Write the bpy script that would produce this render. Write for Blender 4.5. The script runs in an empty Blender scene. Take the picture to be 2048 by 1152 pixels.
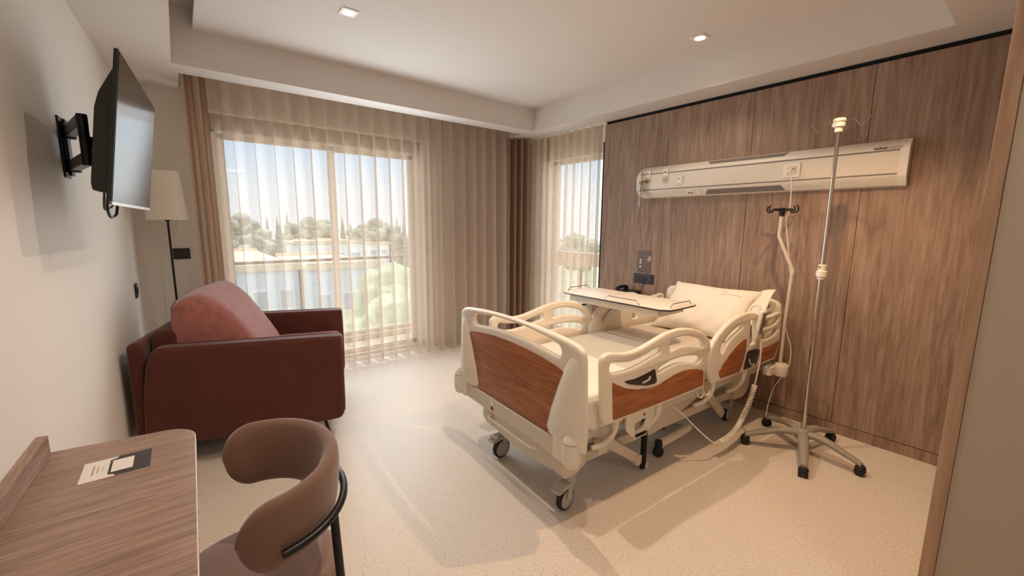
import bpy, bmesh, math, random
from mathutils import Vector, Matrix
from math import sin, cos, pi, radians
random.seed(7)
sc = bpy.context.scene
COL = sc.collection

# ------------------------------------------------------------------ camera
cd = bpy.data.cameras.new('camera'); cam = bpy.data.objects.new('camera', cd); COL.objects.link(cam)
FPX = 836.66
A = Vector((2094-1024, -(457-576), -FPX)).normalized()      # world +X in camera axes
B = Vector((355-1024, -(443-576), -FPX)).normalized()       # world +Y in camera axes
Zc = A.cross(B).normalized(); B = Zc.cross(A)
cam.matrix_world = Matrix(((A.x, A.y, A.z), (B.x, B.y, B.z), (Zc.x, Zc.y, Zc.z))).to_4x4()
cam.location = (0, 0, 1.5)
cd.sensor_width = 36; cd.sensor_fit = 'HORIZONTAL'; cd.lens = FPX/2048*36
cd.clip_start = 0.02; cd.clip_end = 500
sc.camera = cam

# ------------------------------------------------------------------ view, world, sun
sc.view_settings.view_transform = 'Standard'; sc.view_settings.look = 'None'
sc.view_settings.gamma = 1; sc.view_settings.use_curve_mapping = False
sc.view_settings.exposure = 0.16
cy = sc.cycles
cy.use_denoising = True
cy.max_bounces = 10; cy.diffuse_bounces = 6; cy.glossy_bounces = 3; cy.transmission_bounces = 6
cy.transparent_max_bounces = 24; cy.sample_clamp_indirect = 6
cy.caustics_reflective = False; cy.caustics_refractive = False

SKY = 1.62; SKY_HIGH = 3.0; SUN = 2.2; DOWN = 36; PANEL_FILL = 8; DAY = 21; DAY_BACK = 26; DAY_SIDE = 7
w = bpy.data.worlds.new('sky'); sc.world = w; w.use_nodes = True
nt = w.node_tree; nt.nodes.clear()
wo = nt.nodes.new('ShaderNodeOutputWorld'); bg = nt.nodes.new('ShaderNodeBackground')
tc = nt.nodes.new('ShaderNodeTexCoord'); sp = nt.nodes.new('ShaderNodeSeparateXYZ'); rp = nt.nodes.new('ShaderNodeValToRGB')
nt.links.new(tc.outputs['Generated'], sp.inputs[0]); nt.links.new(sp.outputs['Z'], rp.inputs[0])
rp.color_ramp.elements[0].position = 0.0; rp.color_ramp.elements[0].color = (0.93, 0.97, 1.0, 1)
rp.color_ramp.elements[1].position = 0.45; rp.color_ramp.elements[1].color = (0.92, 0.96, 1.0, 1)
e = rp.color_ramp.elements.new(0.06); e.color = (0.86, 0.94, 1.0, 1)
e = rp.color_ramp.elements.new(0.16); e.color = (0.55, 0.78, 1.0, 1)
e = rp.color_ramp.elements.new(0.26); e.color = (0.60, 0.81, 1.0, 1)
mr = nt.nodes.new('ShaderNodeMapRange'); mr.interpolation_type = 'SMOOTHSTEP'     # hazy summer sky: brighter high up, around the sun
mr.inputs['From Min'].default_value = 0.20; mr.inputs['From Max'].default_value = 0.50
mr.inputs['To Min'].default_value = SKY; mr.inputs['To Max'].default_value = SKY_HIGH
nt.links.new(sp.outputs['Z'], mr.inputs['Value']); nt.links.new(mr.outputs['Result'], bg.inputs[1])
nt.links.new(rp.outputs[0], bg.inputs[0])
nt.links.new(bg.outputs[0], wo.inputs[0])
sd = bpy.data.lights.new('sun', 'SUN'); so = bpy.data.objects.new('sun', sd); COL.objects.link(so)
sd.energy = SUN; sd.angle = radians(0.6); sd.color = (1.0, 0.93, 0.82)
so.rotation_euler = Vector((-0.35, -0.50, -1.25)).to_track_quat('-Z', 'Y').to_euler()

def portal(name, loc, rot, sx, sy):
    d = bpy.data.lights.new(name, 'AREA'); d.shape = 'RECTANGLE'; d.size = sx; d.size_y = sy
    d.cycles.is_portal = True
    o = bpy.data.objects.new(name, d); COL.objects.link(o); o.location = loc; o.rotation_euler = rot
portal('daylight_portal', (1.27, 4.86, 1.22), (radians(-90), 0, 0), 2.04, 2.40)
portal('daylight_portal_side', (4.03, 3.58, 1.2), (0, radians(90), 0), 2.2, 0.95)

def daylight_fill(name, loc, rot, sx, sy, power):      # daylight lamp, added to boost what a window gives
    d = bpy.data.lights.new(name, 'AREA'); d.shape = 'RECTANGLE'; d.size = sx; d.size_y = sy; d.energy = power; d.color = (0.82, 0.925, 1.0)
    o = bpy.data.objects.new(name, d); COL.objects.link(o); o.location = loc; o.rotation_euler = rot
daylight_fill('daylight_fill_wide', (1.62, 4.25, 1.45), (radians(-90), 0, 0), 1.15, 1.5, DAY)
daylight_fill('daylight_fill_sheer', (1.27, 4.52, 1.20), (radians(-90), 0, 0), 1.9, 2.2, DAY_BACK)
daylight_fill('daylight_fill_narrow', (3.76, 3.58, 1.22), (0, radians(90), 0), 2.0, 0.85, DAY_SIDE)

# ------------------------------------------------------------------ materials
MATS = {}
def s2l(c):
    return tuple(((x/255)/12.92 if x/255 <= 0.04045 else ((x/255+0.055)/1.055)**2.4) for x in c)
def mat(name, rgb, rough=0.5, metal=0.0, bump=0, bscale=200, var=0, vscale=8, spec=0.5, sheen=0, coat=0):
    m = bpy.data.materials.new(name); m.use_nodes = True; t = m.node_tree; b = t.nodes['Principled BSDF']
    c = (*s2l(rgb), 1)
    b.inputs['Base Color'].default_value = c; b.inputs['Roughness'].default_value = rough
    b.inputs['Metallic'].default_value = metal; b.inputs['Specular IOR Level'].default_value = spec
    b.inputs['Sheen Weight'].default_value = sheen; b.inputs['Coat Weight'].default_value = coat
    if bump or var:
        g = t.nodes.new('ShaderNodeTexCoord')
    if var:
        n = t.nodes.new('ShaderNodeTexNoise'); n.inputs['Scale'].default_value = vscale; n.inputs['Detail'].default_value = 5
        r = t.nodes.new('ShaderNodeValToRGB')
        r.color_ramp.elements[0].position = 0.3; r.color_ramp.elements[1].position = 0.7
        r.color_ramp.elements[0].color = (*[x*(1-var) for x in c[:3]], 1)
        r.color_ramp.elements[1].color = (*[min(1, x*(1+var)) for x in c[:3]], 1)
        t.links.new(g.outputs['Object'], n.inputs['Vector']); t.links.new(n.outputs['Fac'], r.inputs[0]); t.links.new(r.outputs[0], b.inputs['Base Color'])
    if bump:
        n2 = t.nodes.new('ShaderNodeTexNoise'); n2.inputs['Scale'].default_value = bscale; n2.inputs['Detail'].default_value = 3
        bp = t.nodes.new('ShaderNodeBump'); bp.inputs['Strength'].default_value = bump; bp.inputs['Distance'].default_value = 0.002
        t.links.new(g.outputs['Object'], n2.inputs['Vector']); t.links.new(n2.outputs['Fac'], bp.inputs['Height']); t.links.new(bp.outputs[0], b.inputs['Normal'])
    MATS[name] = m; return m
def wood(name, dark, mid, light, stretch, scale=1.0, rough=0.5, bands=0.35):
    """grain: noise stretched along the grain axis (small number = long), plus finer streaks"""
    m = bpy.data.materials.new(name); m.use_nodes = True; t = m.node_tree; b = t.nodes['Principled BSDF']
    g = t.nodes.new('ShaderNodeTexCoord')
    def noise(sc_, mul, det, dist):
        mp = t.nodes.new('ShaderNodeMapping'); mp.inputs['Scale'].default_value = [x*mul for x in stretch]
        n = t.nodes.new('ShaderNodeTexNoise'); n.inputs['Scale'].default_value = sc_; n.inputs['Detail'].default_value = det; n.inputs['Distortion'].default_value = dist
        t.links.new(g.outputs['Object'], mp.inputs[0]); t.links.new(mp.outputs[0], n.inputs['Vector']); return n
    n1 = noise(scale, 1, 4, 1.6); n2 = noise(scale*6, 1, 6, 0.4)
    mx = t.nodes.new('ShaderNodeMix'); mx.data_type = 'FLOAT'; mx.inputs[0].default_value = bands
    t.links.new(n1.outputs['Fac'], mx.inputs[2]); t.links.new(n2.outputs['Fac'], mx.inputs[3])
    r = t.nodes.new('ShaderNodeValToRGB'); cr = r.color_ramp
    cr.elements[0].position = 0.34; cr.elements[0].color = (*s2l(dark), 1)
    cr.elements[1].position = 0.66; cr.elements[1].color = (*s2l(light), 1)
    q = cr.elements.new(0.5); q.color = (*s2l(mid), 1)
    t.links.new(mx.outputs[0], r.inputs[0]); t.links.new(r.outputs[0], b.inputs['Base Color'])
    bp = t.nodes.new('ShaderNodeBump'); bp.inputs['Strength'].default_value = 0.25; bp.inputs['Distance'].default_value = 0.001
    t.links.new(mx.outputs[0], bp.inputs['Height']); t.links.new(bp.outputs[0], b.inputs['Normal'])
    b.inputs['Roughness'].default_value = rough
    MATS[name] = m; return m
def emit(name, rgb, s):
    m = bpy.data.materials.new(name); m.use_nodes = True; t = m.node_tree; t.nodes.clear()
    o = t.nodes.new('ShaderNodeOutputMaterial'); e_ = t.nodes.new('ShaderNodeEmission')
    e_.inputs[0].default_value = (*rgb, 1); e_.inputs[1].default_value = s; t.links.new(e_.outputs[0], o.inputs[0])
    MATS[name] = m; return m
def cloth(name, rgb, transp, transl=0.5, weave=0):
    """woven fabric: open gaps (transparent), threads that scatter and let light through"""
    m = bpy.data.materials.new(name); m.use_nodes = True; t = m.node_tree; t.nodes.clear()
    o = t.nodes.new('ShaderNodeOutputMaterial'); c = (*s2l(rgb), 1)
    d = t.nodes.new('ShaderNodeBsdfDiffuse'); d.inputs[0].default_value = c
    tl = t.nodes.new('ShaderNodeBsdfTranslucent'); tl.inputs[0].default_value = c
    mx = t.nodes.new('ShaderNodeMixShader'); mx.inputs[0].default_value = transl
    t.links.new(d.outputs[0], mx.inputs[1]); t.links.new(tl.outputs[0], mx.inputs[2])
    last = mx
    if transp:
        tr = t.nodes.new('ShaderNodeBsdfTransparent'); m2 = t.nodes.new('ShaderNodeMixShader'); m2.inputs[0].default_value = transp
        t.links.new(mx.outputs[0], m2.inputs[1]); t.links.new(tr.outputs[0], m2.inputs[2]); last = m2
        if weave:
            g = t.nodes.new('ShaderNodeTexCoord'); mp = t.nodes.new('ShaderNodeMapping'); mp.inputs['Scale'].default_value = (170, 170, 9)
            n = t.nodes.new('ShaderNodeTexNoise'); n.inputs['Scale'].default_value = 1; n.inputs['Detail'].default_value = 2
            r = t.nodes.new('ShaderNodeMapRange'); r.inputs[1].default_value = 0.3; r.inputs[2].default_value = 0.7
            r.inputs[3].default_value = transp-weave; r.inputs[4].default_value = transp+weave
            t.links.new(g.outputs['Object'], mp.inputs[0]); t.links.new(mp.outputs[0], n.inputs['Vector']); t.links.new(n.outputs['Fac'], r.inputs[0]); t.links.new(r.outputs[0], m2.inputs[0])
    t.links.new(last.outputs[0], o.inputs[0]); MATS[name] = m; return m
def thin_glass(name, tint=(1, 1, 1), refl=0.06):
    m = bpy.data.materials.new(name); m.use_nodes = True; t = m.node_tree; t.nodes.clear()
    o = t.nodes.new('ShaderNodeOutputMaterial'); tr = t.nodes.new('ShaderNodeBsdfTransparent'); tr.inputs[0].default_value = (*tint, 1)
    gl = t.nodes.new('ShaderNodeBsdfGlossy'); gl.inputs['Roughness'].default_value = 0.02
    mx = t.nodes.new('ShaderNodeMixShader'); mx.inputs[0].default_value = refl
    t.links.new(tr.outputs[0], mx.inputs[1]); t.links.new(gl.outputs[0], mx.inputs[2]); t.links.new(mx.outputs[0], o.inputs[0])
    MATS[name] = m; return m

mat('wall_paint', (228, 222, 214), 0.85, bump=0.08, bscale=160)
mat('ceiling_paint', (220, 214, 209), 0.9)
mat('taupe_wall', (160, 144, 126), 0.8)
wood('wall_wood', (124, 98, 82), (148, 122, 104), (168, 143, 124), (9, 9, 0.7), 1.1, 0.6, 0.58)
wood('trim_wood', (128, 98, 74), (150, 118, 92), (166, 134, 108), (9, 9, 0.6), 1.3, 0.5)
wood('desk_wood', (122, 94, 80), (150, 120, 104), (176, 146, 128), (1.6, 34, 34), 1.0, 0.45, 0.55)
wood('desk_wood_long', (122, 94, 80), (150, 120, 104), (176, 146, 128), (34, 1.6, 34), 1.0, 0.45, 0.55)
wood('bed_wood', (120, 66, 32), (152, 90, 48), (176, 110, 64), (1.2, 1.2, 16), 1.6, 0.4, 0.4)
def floor_mat():
    m = bpy.data.materials.new('vinyl_floor'); m.use_nodes = True; t = m.node_tree; b = t.nodes['Principled BSDF']
    g = t.nodes.new('ShaderNodeTexCoord')
    base = (*s2l((214, 202, 188)), 1); dark = (*s2l((154, 132, 110)), 1); lite = (*s2l((232, 222, 210)), 1)
    n = t.nodes.new('ShaderNodeTexNoise'); n.inputs['Scale'].default_value = 150; n.inputs['Detail'].default_value = 3
    r = t.nodes.new('ShaderNodeValToRGB'); cr = r.color_ramp; cr.interpolation = 'LINEAR'
    cr.elements[0].position = 0.32; cr.elements[0].color = dark; cr.elements[1].position = 0.41; cr.elements[1].color = base
    q = cr.elements.new(0.62); q.color = base; q = cr.elements.new(0.70); q.color = lite
    t.links.new(g.outputs['Object'], n.inputs['Vector']); t.links.new(n.outputs['Fac'], r.inputs[0])
    t.links.new(r.outputs[0], b.inputs['Base Color']); b.inputs['Roughness'].default_value = 0.42; b.inputs['Specular IOR Level'].default_value = 0.35
    MATS['vinyl_floor'] = m
floor_mat()
mat('bed_plastic', (226, 216, 200), 0.35, spec=0.4)
mat('bed_metal', (206, 196, 180), 0.4)
mat('grey_plastic', (176, 170, 162), 0.45)
mat('base_grey', (150, 140, 128), 0.5)
mat('black_plastic', (22, 20, 20), 0.4)
mat('dark_inset', (40, 30, 28), 0.35)
mat('rubber', (24, 23, 23), 0.7)
mat('black_metal', (20, 18, 17), 0.35, 0.3)
mat('gap_black', (10, 8, 8), 0.9)
mat('chrome', (205, 198, 188), 0.16, 1.0)
mat('steel_wire', (170, 164, 156), 0.3, 1.0)
mat('brass', (170, 140, 96), 0.35, 1.0)
mat('white_plastic', (238, 230, 218), 0.4)
mat('pale_plastic', (226, 212, 192), 0.45)
mat('sheet', (226, 218, 206), 0.9, bump=0.25, bscale=60, spec=0.1)
mat('draw_sheet', (194, 188, 178), 0.9, bump=0.25, bscale=60, spec=0.1)
mat('pillow_cloth', (226, 216, 202), 0.95, bump=0.35, bscale=30, spec=0.1)
mat('sofa_velvet', (84, 42, 33), 0.8, bump=0.2, bscale=400, var=0.14, vscale=5, spec=0.15, sheen=0.25)
mat('cushion_velvet', (146, 92, 84), 0.8, bump=0.2, bscale=400, var=0.16, vscale=26, spec=0.15, sheen=0.35)
mat('sofa_piping', (88, 42, 36), 0.7)
mat('chair_velvet', (122, 92, 78), 0.8, bump=0.15, bscale=500, var=0.07, vscale=5, spec=0.15, sheen=0.3)
mat('seat_velvet', (138, 110, 100), 0.8, bump=0.15, bscale=500, var=0.06, vscale=5, spec=0.15, sheen=0.3)
mat('screen', (26, 20, 18), 0.14, spec=0.22)
mat('panel_white', (228, 218, 204), 0.4)
mat('panel_grey', (128, 118, 112), 0.5)
mat('letter_dark', (60, 54, 54), 0.6); mat('letter_grey', (150, 140, 134), 0.6)
mat('label_red', (150, 50, 40), 0.6); mat('label_yellow', (196, 160, 60), 0.5)
mat('paper', (232, 222, 212), 0.8); mat('card_dark', (62, 54, 54), 0.6); mat('poster_grey', (98, 86, 80), 0.5)
mat('skin_print', (196, 146, 118), 0.6)
mat('cabinet_wood', (124, 82, 62), 0.5)
mat('frame_white', (232, 224, 212), 0.5)
mat('shutter_tan', (150, 124, 100), 0.7)
mat('concrete', (214, 200, 178), 0.9, var=0.06, vscale=3)
mat('roof_cream', (226, 206, 180), 0.9, var=0.08, vscale=0.4)
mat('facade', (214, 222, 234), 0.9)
mat('facade_white', (236, 236, 236), 0.9)
mat('facade_glass', (176, 186, 200), 0.3)
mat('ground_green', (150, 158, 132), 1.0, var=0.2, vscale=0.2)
mat('leaf_hazed', (162, 168, 150), 0.9, var=0.22, vscale=1.2)  # distance haze is put into this pale foliage colour
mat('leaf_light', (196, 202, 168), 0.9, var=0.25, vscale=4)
mat('bark', (90, 74, 60), 0.9)
cloth('sheer_cloth', (216, 198, 182), 0.42, 0.28, 0.03)
cloth('side_sheer_cloth', (224, 204, 184), 0.42, 0.34, 0.10)
cloth('brown_curtain', (168, 138, 120), 0, 0.25)
cloth('beige_curtain', (206, 182, 160), 0, 0.3)
cloth('lamp_shade', (252, 246, 236), 0, 0.5)
thin_glass('window_glass', (0.97, 0.99, 1.0), 0.05)
thin_glass('balustrade_glass', (0.93, 0.97, 0.98), 0.06)
thin_glass('clear_plastic', (0.86, 0.85, 0.83), 0.22)
emit('bulb_glow', (1.0, 0.90, 0.66), 14); emit('fill_panel_glow', (1.0, 0.94, 0.86), 4)
M = MATS

# ------------------------------------------------------------------ mesh helpers
def link(name, me, m=None, parent=None):
    o = bpy.data.objects.new(name, me); COL.objects.link(o)
    if m: me.materials.append(M[m] if isinstance(m, str) else m)
    if parent: o.parent = parent
    return o
def shade(me, ang=38):
    bm = bmesh.new(); bm.from_mesh(me)
    bmesh.ops.recalc_face_normals(bm, faces=bm.faces)
    for f in bm.faces: f.smooth = True
    for e in bm.edges:
        if len(e.link_faces) == 2 and e.calc_face_angle(0) > radians(ang): e.smooth = False
    bm.to_mesh(me); bm.free()
def done(bm, name, m, parent=None, bevel=0, seg=3, sub=0, ang=38):
    me = bpy.data.meshes.new(name)
    bmesh.ops.recalc_face_normals(bm, faces=bm.faces)
    bm.to_mesh(me); bm.free(); shade(me, ang)
    o = link(name, me, m, parent)
    if bevel:
        b = o.modifiers.new('bevel', 'BEVEL'); b.width = bevel; b.segments = seg; b.limit_method = 'ANGLE'; b.angle_limit = radians(35); b.harden_normals = True
        for p in me.polygons: p.use_smooth = True
    if sub:
        s_ = o.modifiers.new('sub', 'SUBSURF'); s_.levels = sub; s_.render_levels = sub
    return o
def NB(): return bmesh.new()
def box(bm, lo, hi, mtx=None):
    c = [(lo[i]+hi[i])/2 for i in range(3)]; s = [abs(hi[i]-lo[i]) for i in range(3)]
    g = bmesh.ops.create_cube(bm, size=1)
    mm = Matrix.Translation(c) @ Matrix.Diagonal((*s, 1))
    if mtx: mm = mtx @ mm
    bmesh.ops.transform(bm, matrix=mm, verts=g['verts']); return g['verts']
def bar(bm, p, q, wd, ht, up=(0, 0, 1)):
    """box between two points"""
    p, q = Vector(p), Vector(q); d = q-p; L = d.length; x = d/L
    y = Vector(up).cross(x)
    if y.length < 1e-4: y = Vector((0, 1, 0)).cross(x)
    y.normalize(); z = x.cross(y)
    mm = Matrix((x, y, z)).transposed().to_4x4(); mm.translation = (p+q)/2
    box(bm, (-L/2, -wd/2, -ht/2), (L/2, wd/2, ht/2), mm)
def spline(pts, n=8, closed=False):
    P = [Vector(p) for p in pts]; out = []; N = len(P)
    for i in range(N if closed else N-1):
        a = P[(i-1) % N] if (closed or i > 0) else P[0]; b = P[i]; c = P[(i+1) % N]; d = P[(i+2) % N] if (closed or i+2 < N) else P[-1]
        for k in range(n):
            t = k/n
            out.append(0.5*((2*b)+(c-a)*t+(2*a-5*b+4*c-d)*t*t+(3*b-a-3*c+d)*t**3))
    if not closed: out.append(P[-1])
    return out
def tube(bm, pts, r, n=8, closed=False, cap=True):
    P = [Vector(p) for p in pts]; N = len(P)
    R = r if isinstance(r, (list, tuple)) else [r]*N
    rings = []; ref = None
    for i, p in enumerate(P):
        if closed: t = P[(i+1) % N]-P[i-1]
        else: t = P[min(i+1, N-1)]-P[max(i-1, 0)]
        t.normalize()
        if ref is None:
            ref = Vector((0, 0, 1)) if abs(t.z) < 0.9 else Vector((1, 0, 0))
        x = (ref - t*ref.dot(t))
        if x.length < 1e-5: x = t.orthogonal()
        x.normalize(); y = t.cross(x); ref = x
        rings.append([bm.verts.new(p+(x*cos(2*pi*k/n)+y*sin(2*pi*k/n))*R[i]) for k in range(n)])
    for i in range(N if closed else N-1):
        a, b = rings[i], rings[(i+1) % N]
        for k in range(n):
            bm.faces.new((a[k], a[(k+1) % n], b[(k+1) % n], b[k]))
    if cap and not closed:
        bm.faces.new(rings[0][::-1]); bm.faces.new(rings[-1])
def lathe(bm, prof, c=(0, 0, 0), n=24, mtx=None):
    """prof: (radius, height) list; revolve about local z"""
    rings = []
    mm = mtx or Matrix.Identity(4); c = Vector(c)
    for r, h in prof:
        if r < 1e-5: rings.append([bm.verts.new(c + (mm @ Vector((0, 0, h))))])
        else: rings.append([bm.verts.new(c + (mm @ Vector((r*cos(2*pi*k/n), r*sin(2*pi*k/n), h)))) for k in range(n)])
    for a, b in zip(rings, rings[1:]):
        for k in range(n):
            k2 = (k+1) % n
            if len(a) == 1 and len(b) == 1: continue
            if len(a) == 1: bm.faces.new((a[0], b[k2], b[k]))
            elif len(b) == 1: bm.faces.new((a[k], a[k2], b[0]))
            else: bm.faces.new((a[k], a[k2], b[k2], b[k]))
def axis(d):
    return Vector(d).to_track_quat('Z', 'Y').to_matrix().to_4x4()
def chaikin(P, it=2):
    for _ in range(it):
        Q = []
        for a, b in zip(P, P[1:]+P[:1]):
            Q += [(a[0]*.75+b[0]*.25, a[1]*.75+b[1]*.25), (a[0]*.25+b[0]*.75, a[1]*.25+b[1]*.75)]
        P = Q
    return P
def dens(P, m=0.06):
    """insert points on long edges so chaikin keeps their straights"""
    Q = []
    for a, b in zip(P, P[1:]+P[:1]):
        Q.append(a); L = math.hypot(b[0]-a[0], b[1]-a[1]); k = int(L/m)
        if k >= 1:
            for f in ([m*0.5/L, 1-m*0.5/L] if k == 1 else [m*0.6/L, 1-m*0.6/L]): Q.append((a[0]+(b[0]-a[0])*f, a[1]+(b[1]-a[1])*f))
    return Q
def plate(name, outer, holes, thick, bevel, m, parent=None, f=None, smooth=2, res=2):
    """2-D outline (with holes) given thickness and rounded edges; f maps (a, b, depth) to local xyz"""
    cu = bpy.data.curves.new(name+'_c', 'CURVE'); cu.dimensions = '2D'; cu.fill_mode = 'BOTH'
    for P in [outer]+list(holes):
        P = chaikin(dens(P), smooth) if smooth else P
        s = cu.splines.new('POLY'); s.points.add(len(P)-1); s.use_cyclic_u = True
        for q, p in zip(s.points, P): q.co = (p[0], p[1], 0, 1)
    cu.extrude = max(thick/2-bevel, 0.0001); cu.bevel_depth = bevel; cu.bevel_resolution = res; cu.offset = -bevel
    tmp = bpy.data.objects.new('tmp', cu); COL.objects.link(tmp)
    dg = bpy.context.evaluated_depsgraph_get(); dg.update()
    me = bpy.data.meshes.new_from_object(tmp.evaluated_get(dg)); me.name = name
    bpy.data.objects.remove(tmp); bpy.data.curves.remove(cu)
    me.materials.clear()
    bm = bmesh.new(); bm.from_mesh(me); bmesh.ops.remove_doubles(bm, verts=bm.verts, dist=1e-5)
    if f:
        for v in bm.verts: v.co = f(v.co.x, v.co.y, v.co.z)
    bm.to_mesh(me); bm.free(); shade(me, 50)
    return link(name, me, m, parent)
def text_mesh(name, s, size, bold, m, parent, mtx):
    cu = bpy.data.curves.new(name+'_t', 'FONT'); cu.body = s; cu.size = size; cu.extrude = 0.0004; cu.offset = bold
    tmp = bpy.data.objects.new('tmp', cu); COL.objects.link(tmp)
    dg = bpy.context.evaluated_depsgraph_get(); dg.update()
    me = bpy.data.meshes.new_from_object(tmp.evaluated_get(dg)); me.name = name; me.materials.clear()
    wdt = max(v.co.x for v in me.vertices)
    me.transform(mtx)
    bpy.data.objects.remove(tmp); bpy.data.curves.remove(cu)
    return link(name, me, m, parent), wdt
def thing(name, label, cat, loc=(0, 0, 0), rz=0, group=None):
    o = bpy.data.objects.new(name, None); COL.objects.link(o); o.empty_display_size = 0.1
    o.location = loc; o.rotation_euler = (0, 0, rz); o['label'] = label; o['category'] = cat
    if group: o['group'] = group
    return o
def tag(o, label, cat, group=None, kind=None):
    o['label'] = label; o['category'] = cat
    if group: o['group'] = group
    if kind: o['kind'] = kind
    return o
def struct(o, label=None, cat=None):
    o['kind'] = 'structure'
    if label: o['label'] = label
    if cat: o['category'] = cat
    return o
def copy_tree(o, parent=None):
    c = o.copy(); COL.objects.link(c)
    if parent: c.parent = parent
    for ch in list(o.children): copy_tree(ch, c)
    return c

# ------------------------------------------------------------------ room shell
def wx(y): return -0.40+0.043*(y-1.85)          # left wall, slightly skewed
Y0 = -2.2
bm = NB(); box(bm, (-1.2, Y0-0.2, -0.2), (4.1, 4.88, 0.0)); struct(done(bm, 'floor', 'vinyl_floor'), 'cream speckled vinyl floor of the room', 'floor')
bm = NB()
vs = [bm.verts.new((wx(y)+dx, y, z)) for z in (0, 3.0) for (y, dx) in ((Y0, 0), (4.9, 0), (4.9, -0.15), (Y0, -0.15))]
for f in ((0, 1, 2, 3), (7, 6, 5, 4), (0, 4, 5, 1), (1, 5, 6, 2), (2, 6, 7, 3), (3, 7, 4, 0)): bm.faces.new([vs[i] for i in f])
struct(done(bm, 'wall_left', 'wall_paint'), 'off-white painted wall carrying the television', 'wall')
bm = NB()
for lo, hi in (((-0.6, 4.58, 0), (0.24, 4.88, 3.0)), ((2.30, 4.58, 0), (4.1, 4.88, 3.0)), ((0.24, 4.58, 2.44), (2.30, 4.88, 3.0))): box(bm, lo, hi)
struct(done(bm, 'wall_window', 'wall_paint'), 'off-white wall around the balcony window', 'wall')
bm = NB()
for lo, hi in (((3.80, 3.03, 0), (4.02, 3.12, 3.0)), ((3.80, 4.06, 0), (4.02, 4.6, 3.0)), ((3.80, 3.1, 2.30), (4.02, 4.1, 3.0)), ((3.80, 3.1, 0), (4.02, 4.1, 0.10)), ((3.70, Y0, 0), (4.02, 3.05, 3.0))): box(bm, lo, hi)
struct(done(bm, 'wall_right', 'wall_paint'), 'off-white wall behind the wood panelling', 'wall')
bm = NB(); box(bm, (-1.0, Y0-0.15, 0), (4.1, Y0, 3.0)); struct(done(bm, 'wall_back', 'wall_paint'), 'wall behind the camera', 'wall')
# bathroom block on the right of the entrance with its timber corner trim
bm = NB(); box(bm, (2.0, Y0, 0), (3.68, 0.097, 2.58)); struct(done(bm, 'wall_entry', 'taupe_wall'), 'taupe wall at the right edge by the entrance', 'wall')
bm = NB(); box(bm, (1.995, 0.098, 0), (2.06, 0.136, 2.58)); struct(done(bm, 'trim_7', 'trim_wood', bevel=0.003), 'brown timber trim on the corner of the entrance wall', 'trim')
# wood panelling with shadow gap under the ceiling
bm = NB(); box(bm, (3.672, 0.0, 0.0), (3.70, 3.045, 2.578)); struct(done(bm, 'trim_6', 'gap_black'), 'black shadow gap framing the wood panels', 'trim')
bm = NB(); box(bm, (3.664, 3.045, 0.0), (3.80, 3.062, 2.38)); struct(done(bm, 'trim_8', 'gap_black'), 'black edge strip beside the narrow window', 'trim')
bm = NB(); box(bm, (3.664, 3.045, 2.382), (3.80, 3.075, 2.555)); struct(done(bm, 'trim_9', 'frame_white'), 'cream filler piece above the black edge strip', 'trim')
seams = [3.043, 2.295, 1.548, 0.815, 0.08]
names = ['beside the narrow window', 'behind the bed head', 'behind the drip poles', 'at the right edge']
for i in range(4):
    bm = NB(); box(bm, (3.660, seams[i+1]+0.0018, 0.075), (3.678, seams[i]-0.0018, 2.549))
    struct(done(bm, 'trim_%d' % (i+1), 'wall_wood'), 'tall taupe wood wall panel '+names[i], 'wall panel')
bm = NB(); box(bm, (3.650, 0.08, 0.0), (3.676, 3.045, 0.07)); struct(done(bm, 'baseboard_right', 'wall_wood'), 'wood baseboard under the wall panels', 'baseboard')
bm = NB(); box(bm, (-0.33, 4.565, 0.0), (0.24, 4.579, 0.09)); box(bm, (2.30, 4.565, 0.0), (3.79, 4.579, 0.09)); struct(done(bm, 'baseboard_window', 'wall_paint'), 'baseboard below the curtains', 'baseboard')
bm = NB()
vs = [bm.verts.new((wx(y)+dx, y, z)) for z in (0, 0.09) for (y, dx) in ((Y0, 0.012), (4.56, 0.012), (4.56, 0.0005), (Y0, 0.0005))]
for f in ((0, 1, 2, 3), (7, 6, 5, 4), (0, 4, 5, 1), (1, 5, 6, 2), (2, 6, 7, 3), (3, 7, 4, 0)): bm.faces.new([vs[i] for i in f])
struct(done(bm, 'baseboard_left', 'wall_paint'), 'baseboard along the left wall', 'baseboard')
# ceiling: dropped border, raised tray, cove gap on the left, curtain slot at the window
bm = NB()
Zs = 2.58
box(bm, (-0.7, Y0, Zs), (0.06, 4.59, 2.97)); box(bm, (0.06, 3.88, Zs), (3.385, 4.10, 2.97)); box(bm, (3.385, 0.44, Zs), (4.0, 4.59, 2.97)); box(bm, (0.06, Y0, Zs), (4.0, 0.44, 2.97))
box(bm, (0.06, 4.10, 2.72), (3.49, 4.59, 2.97))
box(bm, (0.06, 4.10, Zs), (0.10, 4.59, 2.72))
struct(done(bm, 'ceiling_1', 'ceiling_paint'), 'dropped ceiling border around the tray', 'ceiling')
bm = NB(); box(bm, (0.198, 0.44, 2.83), (3.385, 3.88, 2.86)); struct(done(bm, 'ceiling_2', 'ceiling_paint'), 'raised white ceiling tray', 'ceiling')
bm = NB(); box(bm, (-0.7, Y0-0.1, 2.97), (4.1, 4.9, 3.1)); struct(done(bm, 'ceiling_3', 'ceiling_paint'), 'ceiling slab above the cove', 'ceiling')

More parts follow.
